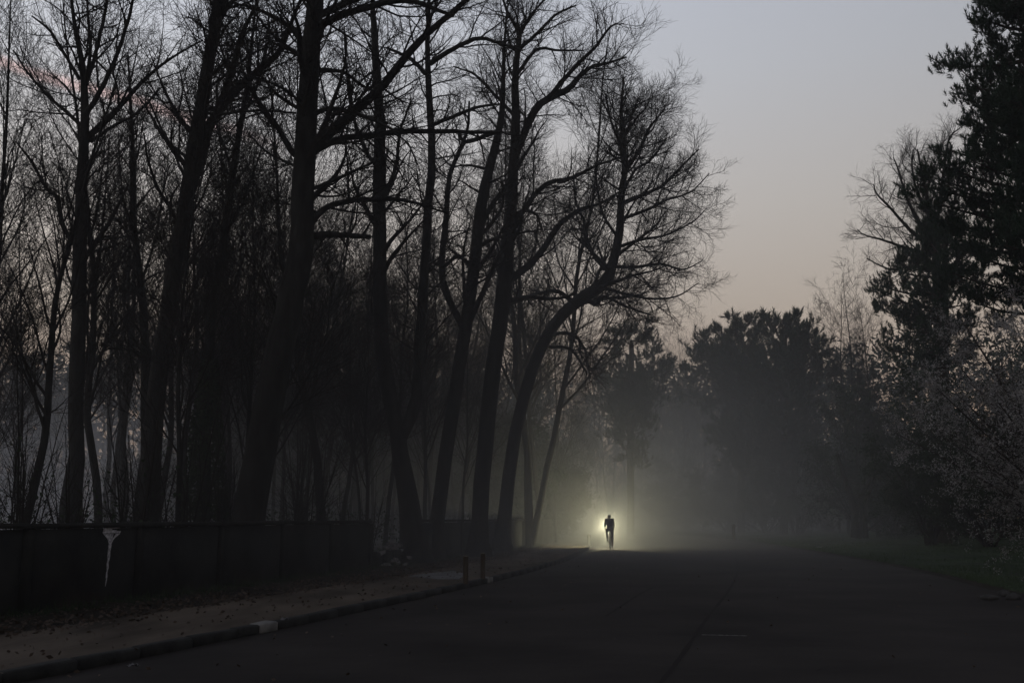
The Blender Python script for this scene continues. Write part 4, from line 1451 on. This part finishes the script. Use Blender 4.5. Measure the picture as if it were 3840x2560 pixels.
tyre_me = torus_mesh('tyre', 0.325, 0.014, M['black'])
rim_me = torus_mesh('rim', 0.303, 0.009, M['iron'])
sp = []
for i in range(20):
    a = 2 * math.pi * i / 20
    sp.append([(0.02 * (-1) ** i, 0.02 * math.cos(a + .6), 0.02 * math.sin(a + .6)), (0, .3 * math.cos(a), .3 * math.sin(a))])
spoke_me = tube_mesh('spokes', [(np.array(sp), np.full((20, 2), 0.0012), 3), (np.array([[(-.04, 0, 0), (.04, 0, 0)]]), np.array([[.018, .018]]), 8)], M['iron'])
for y in (-0.42, 0.58):
    w = link('wheel', tyre_me, bike)
    w.location = (0, y, 0.339)
    link('rim', rim_me, w)
    link('spokes', spoke_me, w)
BB = (0, 0, 0.275)
fs = [([(0, 0, .275), (0, -.17, .80)], [.017, .016]), ([(0, 0, .275), (0, .46, .70)], [.021, .021]), ([(0, -.155, .76), (0, .43, .80)], [.016, .016]),
      ([(0, .465, .68), (0, .42, .86)], [.019, .019]), ([(.03, 0, .27), (.06, -.42, .339)], [.011, .008]), ([(-.03, 0, .27), (-.06, -.42, .339)], [.011, .008]),
      ([(.02, -.155, .75), (.06, -.42, .339)], [.008, .007]), ([(-.02, -.155, .75), (-.06, -.42, .339)], [.008, .007]),
      ([(.05, .58, .339), (.04, .49, .63), (0, .465, .69)], [.009, .013, .014]), ([(-.05, .58, .339), (-.04, .49, .63), (0, .465, .69)], [.009, .013, .014])]
sets = []
for p_, r_ in fs:
    q, r = resample(np.array(p_, float), np.array(r_, float), 6)
    sets.append((q[None], r[None], 8))
link('frame', tube_mesh('frame', sets, M['frame'], True), bike)
tube_obj('seat_post', [(0, -.165, .79), (0, -.195, .92)], [.013, .013], bike, M['iron'], k=4)
sq, sr = resample(np.array([(0, -.31, .955), (0, -.24, .96), (0, -.12, .955), (0, -.02, .945)]), np.array([.055, .065, .03, .018]), 12)
sv, sf = tubes(sq[None], sr[None], 10)
sv[:, 2] = 0.955 + (sv[:, 2] - 0.955) * 0.4
link('saddle', np_mesh('saddle', sv, sf, M['black'], True), bike)
tube_obj('stem', [(0, .42, .87), (0, .50, .93)], [.015, .015], bike, M['iron'], k=4)
tube_obj('handlebar', [(-.20, .44, .76), (-.205, .56, .79), (-.21, .60, .88), (-.205, .54, .93), (-.17, .50, .935), (0, .50, .935), (.17, .50, .935), (.205, .54, .93), (.21, .60, .88), (.205, .56, .79), (.20, .44, .76)],
         [.013] * 11, bike, M['black'], k=44)
for sx in (-1, 1):
    tube_obj('brake_lever', [(sx * .21, .60, .95), (sx * .215, .65, .93), (sx * .215, .64, .84)], [.018, .012, .006], bike, M['black'], k=8)
    q0 = (sx * .07, 0, .275)
    up_ = sx < 0
    e = (sx * .09, .10 if up_ else -.10, .275 + (.135 if up_ else -.135))
    c_ = tube_obj('crank', [q0, e], [.012, .010], bike, M['iron'], k=4)
    pe = link('pedal', box_mesh('pedal', .09, .08, .02, M['black'], .004), bike)
    pe.location = (sx * .125, e[1], e[2] - .01)
ring = link('chainring', torus_mesh('chainring', .095, .004, M['iron'], 24, 5), bike)
ring.location = (.055, 0, .275)
lamp_root = link('lamp', box_mesh('lamp', .05, .09, .045, M['black'], .008), bike)
LX, LY, LZ = -0.10, 0.62, 1.10
lamp_root.location = (LX, LY, LZ)
tube_obj('lamp_bracket', [(LX, .50, .94), (LX, .58, 1.02), (LX, LY, 1.10)], [.008, .008, .010], bike, M['black'], k=6)
lens_ = link('lens', box_mesh('lens', .04, .006, .035, M['lens'], .002), lamp_root)
lens_.location = (0, .049, .005)
tube_obj('rear_mudguard', [(0, -.79, .34), (0, -.74, .50), (0, -.62, .655), (0, -.50, .715)], [.010, .016, .016, .012], bike, M['black'], k=10)


def skin_mesh(name, chains, parent, material, sub=2):
    """chains: list of lists of ((x,y,z), radius); a chain may start with ('ref', chain index, point index)"""
    V, E, Rd, roots = [], [], [], []
    ids = []
    for ch in chains:
        cur = []
        prev = None
        for it in ch:
            if it[0] == 'ref':
                prev = ids[it[1]][it[2]]
                cur.append(prev)
                continue
            V.append(it[0]); Rd.append(it[1])
            i = len(V) - 1
            if prev is not None:
                E.append((prev, i))
            else:
                roots.append(i)
            prev = i
            cur.append(i)
        ids.append(cur)
    me = bpy.data.meshes.new(name)
    me.from_pydata(V, E, [])
    o = link(name, me, parent)
    mod = o.modifiers.new('skin', 'SKIN')
    sl = me.skin_vertices[0].data
    for i, r in enumerate(Rd):
        rr = r if isinstance(r, tuple) else (r, r)
        sl[i].radius = rr
        sl[i].use_root = i in roots
    mod.use_smooth_shade = True
    s_ = o.modifiers.new('sub', 'SUBSURF')
    s_.levels = s_.render_levels = sub
    me.materials.append(material)
    return o


# body: pelvis, spine, neck, head, then arms and legs
SH = 1.44
body = [[((0, -.17, 1.02), .13), ((0, -.07, 1.14), .115), ((0, .08, 1.30), .125), ((0, .22, 1.40), .12), ((0, .30, 1.46), .06), ((0, .36, 1.53), .075), ((0, .40, 1.60), .07)]]
arm = lambda s: [('ref', 0, 3), ((s * .17, .24, SH), .062), ((s * .212, .34, 1.17), .044), ((s * .205, .53, 1.0), .030), ((s * .21, .57, .975), .026), ((s * .215, .62, .955), .028)]
leg_up = [('ref', 0, 0), ((-.10, -.10, 1.00), .095), ((-.135, .30, .86), .062), ((-.125, .12, .50), .040), ((-.125, .08, .45), .036)]
leg_dn = [('ref', 0, 0), ((.10, -.12, .98), .095), ((.125, .14, .60), .062), ((.125, -.10, .24), .040), ((.125, -.13, .18), .036)]
body += [arm(-1), arm(1), leg_up, leg_dn]
for s_ in (-1, 1):
    for j in range(4):
        a = -0.020 + j * 0.014
        body.append([((s_ * .215, .625, .955 + a), .010), ((s_ * .222, .655, .95 + a), .009), ((s_ * .213, .668, .935 + a), .0085), ((s_ * .198, .66, .925 + a), .008)])
    body.append([((s_ * .205, .60, .96), .011), ((s_ * .188, .625, .965), .010), ((s_ * .185, .645, .955), .009)])
b_ = skin_mesh('body', body, person, M['skin'])
jk = [[((0, -.19, 1.02), (.150, .12)), ((0, -.07, 1.15), (.190, .12)), ((0, .08, 1.31), (.205, .13)), ((0, .20, 1.41), (.165, .11)), ((0, .29, 1.455), .075)],
      [('ref', 0, 3), ((-.175, .24, SH), .074), ((-.215, .34, 1.17), .058), ((-.208, .53, 1.0), .038)],
      [('ref', 0, 3), ((.175, .24, SH), .074), ((.215, .34, 1.17), .058), ((.208, .53, 1.0), .038)]]
skin_mesh('jacket', jk, person, M['jacket'])
skin_mesh('tights', [[((0, -.18, 1.0), .125), ((-.105, -.10, .99), .105), ((-.135, .30, .86), .070), ((-.125, .12, .50), .046)],
                     [('ref', 0, 0), ((.105, -.12, .97), .105), ((.125, .14, .60), .070), ((.125, -.10, .22), .046)]], person, M['tights'])
for s_, (hy, hz) in ((-1, (.06, .44)), (1, (-.15, .155))):
    skin_mesh('shoe', [[((s_ * .125, hy - .03, hz), .040), ((s_ * .128, hy + .08, hz - .015), .040), ((s_ * .130, hy + .19, hz - .03), .030)]], person, M['black'])
# helmet: ribbed half shell
hv, hf = [], []
nu, nv = 20, 8
for j in range(nv + 1):
    ph = math.pi * 0.56 * j / nv
    for i in range(nu):
        th = 2 * math.pi * i / nu
        rr = 1 + 0.05 * math.cos(th * 5) * math.sin(ph)
        hv.append((.098 * rr * math.sin(ph) * math.cos(th), .40 - .005 + .135 * rr * math.sin(ph) * math.sin(th), 1.575 + .102 * rr * math.cos(ph) + .02 * math.sin(th) * math.sin(ph)))
for j in range(nv):
    for i in range(nu):
        hf.append((j * nu + i, (j + 1) * nu + i, (j + 1) * nu + (i + 1) % nu, j * nu + (i + 1) % nu))
link('helmet', np_mesh('helmet', np.array(hv), np.array(hf), M['helmet'], True), person)

# the bicycle lamp's own light
sd = bpy.data.lights.new('lamp_light', 'POINT')
sd.energy = 1000
sd.color = (1.0, 0.91, 0.56)
sd.shadow_soft_size = 0.02
so = bpy.data.objects.new('lamp_light', sd)
col.objects.link(so)
so.parent = bike
so.location = (LX, LY + 0.075, LZ + 0.02)

# tiny distant signal lamp on a thin post
y = 98.0
p = at(2440, 1868, y)
sg = empty('signal_lamp', (p[0], p[1], 0.05))
tag(sg, 'tiny lit lamp on a thin post, far off to the right of the cyclist', 'lamp')
link('post', tube_mesh('post', [(np.array([[(0, 0, 0), (0, 0, p[2] - .1)]]), np.array([[.035, .03]]), 8)], M['iron']), sg)
sph = rock_mesh(np.random.default_rng(1), M['tinylamp'], (.035, .035, .035), 'lamp_head')
lh = link('lamp_head', sph, sg)
lh.location = (0, 0, p[2] - 0.03)

# ------------------------------------------------------------------ the air
def volume(name, density, colr, anis=0.0):
    m = bpy.data.materials.new(name)
    m.use_nodes = True
    t = m.node_tree
    t.nodes.clear()
    o = t.nodes.new('ShaderNodeOutputMaterial')
    v = t.nodes.new('ShaderNodeVolumePrincipled')
    v.inputs['Color'].default_value = (*colr, 1)
    v.inputs['Density'].default_value = density
    v.inputs['Anisotropy'].default_value = anis
    t.links.new(v.outputs[0], o.inputs['Volume'])
    return m


me = box_mesh('haze', 440, 440, 40, volume('haze_air', 0.0009, (0.8, 0.82, 0.88)), 0.01)
hz = link('haze', me)
hz.location = (0, 60, -1.05)
tag(hz, kind='stuff')


def mist_material():
    """ground mist: thickest at the ground, thinning upwards, gathering past the cyclist"""
    m = bpy.data.materials.new('ground_mist')
    m.use_nodes = True
    t = m.node_tree
    t.nodes.clear()
    nn, ll = t.nodes.new, t.links.new
    o = nn('ShaderNodeOutputMaterial')
    v = nn('ShaderNodeVolumePrincipled')
    v.inputs['Color'].default_value = (0.80, 0.82, 0.85, 1)
    ll(v.outputs[0], o.inputs['Volume'])
    geo = nn('ShaderNodeNewGeometry')
    sp_ = nn('ShaderNodeSeparateXYZ')
    ll(geo.outputs['Position'], sp_.inputs[0])

    def math_(op, a_, b_=None, c_=None):
        q = nn('ShaderNodeMath')
        q.operation = op
        for i_, x_ in enumerate((a_, b_, c_)):
            if x_ is None:
                continue
            if isinstance(x_, (int, float)):
                q.inputs[i_].default_value = x_
            else:
                ll(x_, q.inputs[i_])
        return q.outputs[0]

    def smooth(x_, lo, hi):
        q = nn('ShaderNodeMapRange')
        q.interpolation_type = 'SMOOTHSTEP'
        q.inputs['From Min'].default_value = lo
        q.inputs['From Max'].default_value = hi
        ll(x_, q.inputs[0])
        return q.outputs[0]

    X, Y, Z = sp_.outputs
    zf = math_('EXPONENT', math_('MULTIPLY', Z, -1 / 7.5))
    zf = math_('MULTIPLY', zf, smooth(math_('ADD', Z, math_('MULTIPLY', math_('MAXIMUM', math_('SUBTRACT', -12.0, X), 0.0), 0.16)), 21.0, 8.0))
    open_side = math_('MULTIPLY', math_('MAXIMUM', math_('SUBTRACT', X, 6.0), 0.0), 2.3)
    fy = math_('MULTIPLY', smooth(math_('SUBTRACT', Y, open_side), 6.0, 66.0), smooth(Y, 158.0, 140.0))
    fx = math_('MULTIPLY', smooth(X, -138.0, -110.0), smooth(X, 46.0, 20.0))
    nz_ = nn('ShaderNodeTexNoise')
    nz_.inputs['Scale'].default_value = 0.05
    nz_.inputs['Detail'].default_value = 2
    ll(geo.outputs['Position'], nz_.inputs['Vector'])
    wisps = math_('MULTIPLY_ADD', nz_.outputs['Fac'], 1.6, 0.2)
    bank = math_('MULTIPLY', math_('MULTIPLY', zf, fy), math_('MULTIPLY', fx, wisps))
    dx_ = math_('MULTIPLY', math_('SUBTRACT', X, 4.9), 1 / 3.2)
    dy_ = math_('MULTIPLY', math_('SUBTRACT', Y, 51.0), 1 / 6.5)
    r2 = math_('ADD', math_('MULTIPLY', dx_, dx_), math_('MULTIPLY', dy_, dy_))
    near = math_('MULTIPLY', math_('EXPONENT', math_('MULTIPLY', r2, -0.5)), math_('EXPONENT', math_('MULTIPLY', Z, -1 / 3.0)))
    den = math_('ADD', math_('MULTIPLY', bank, MIST_BANK), math_('MULTIPLY', near, MIST_NEAR))
    ll(den, v.inputs['Density'])
    return m


MIST_BANK, MIST_NEAR = 0.031, 0.046
mo = link('mist', box_mesh('mist', 196, 160, 26, mist_material(), 0.01))
mo.location = (-48, 82, -0.5)
tag(mo, 'low ground mist lying over the far bend of the road and behind the wood', 'mist', kind='stuff')
print('TRIANGLES', TRI[0])
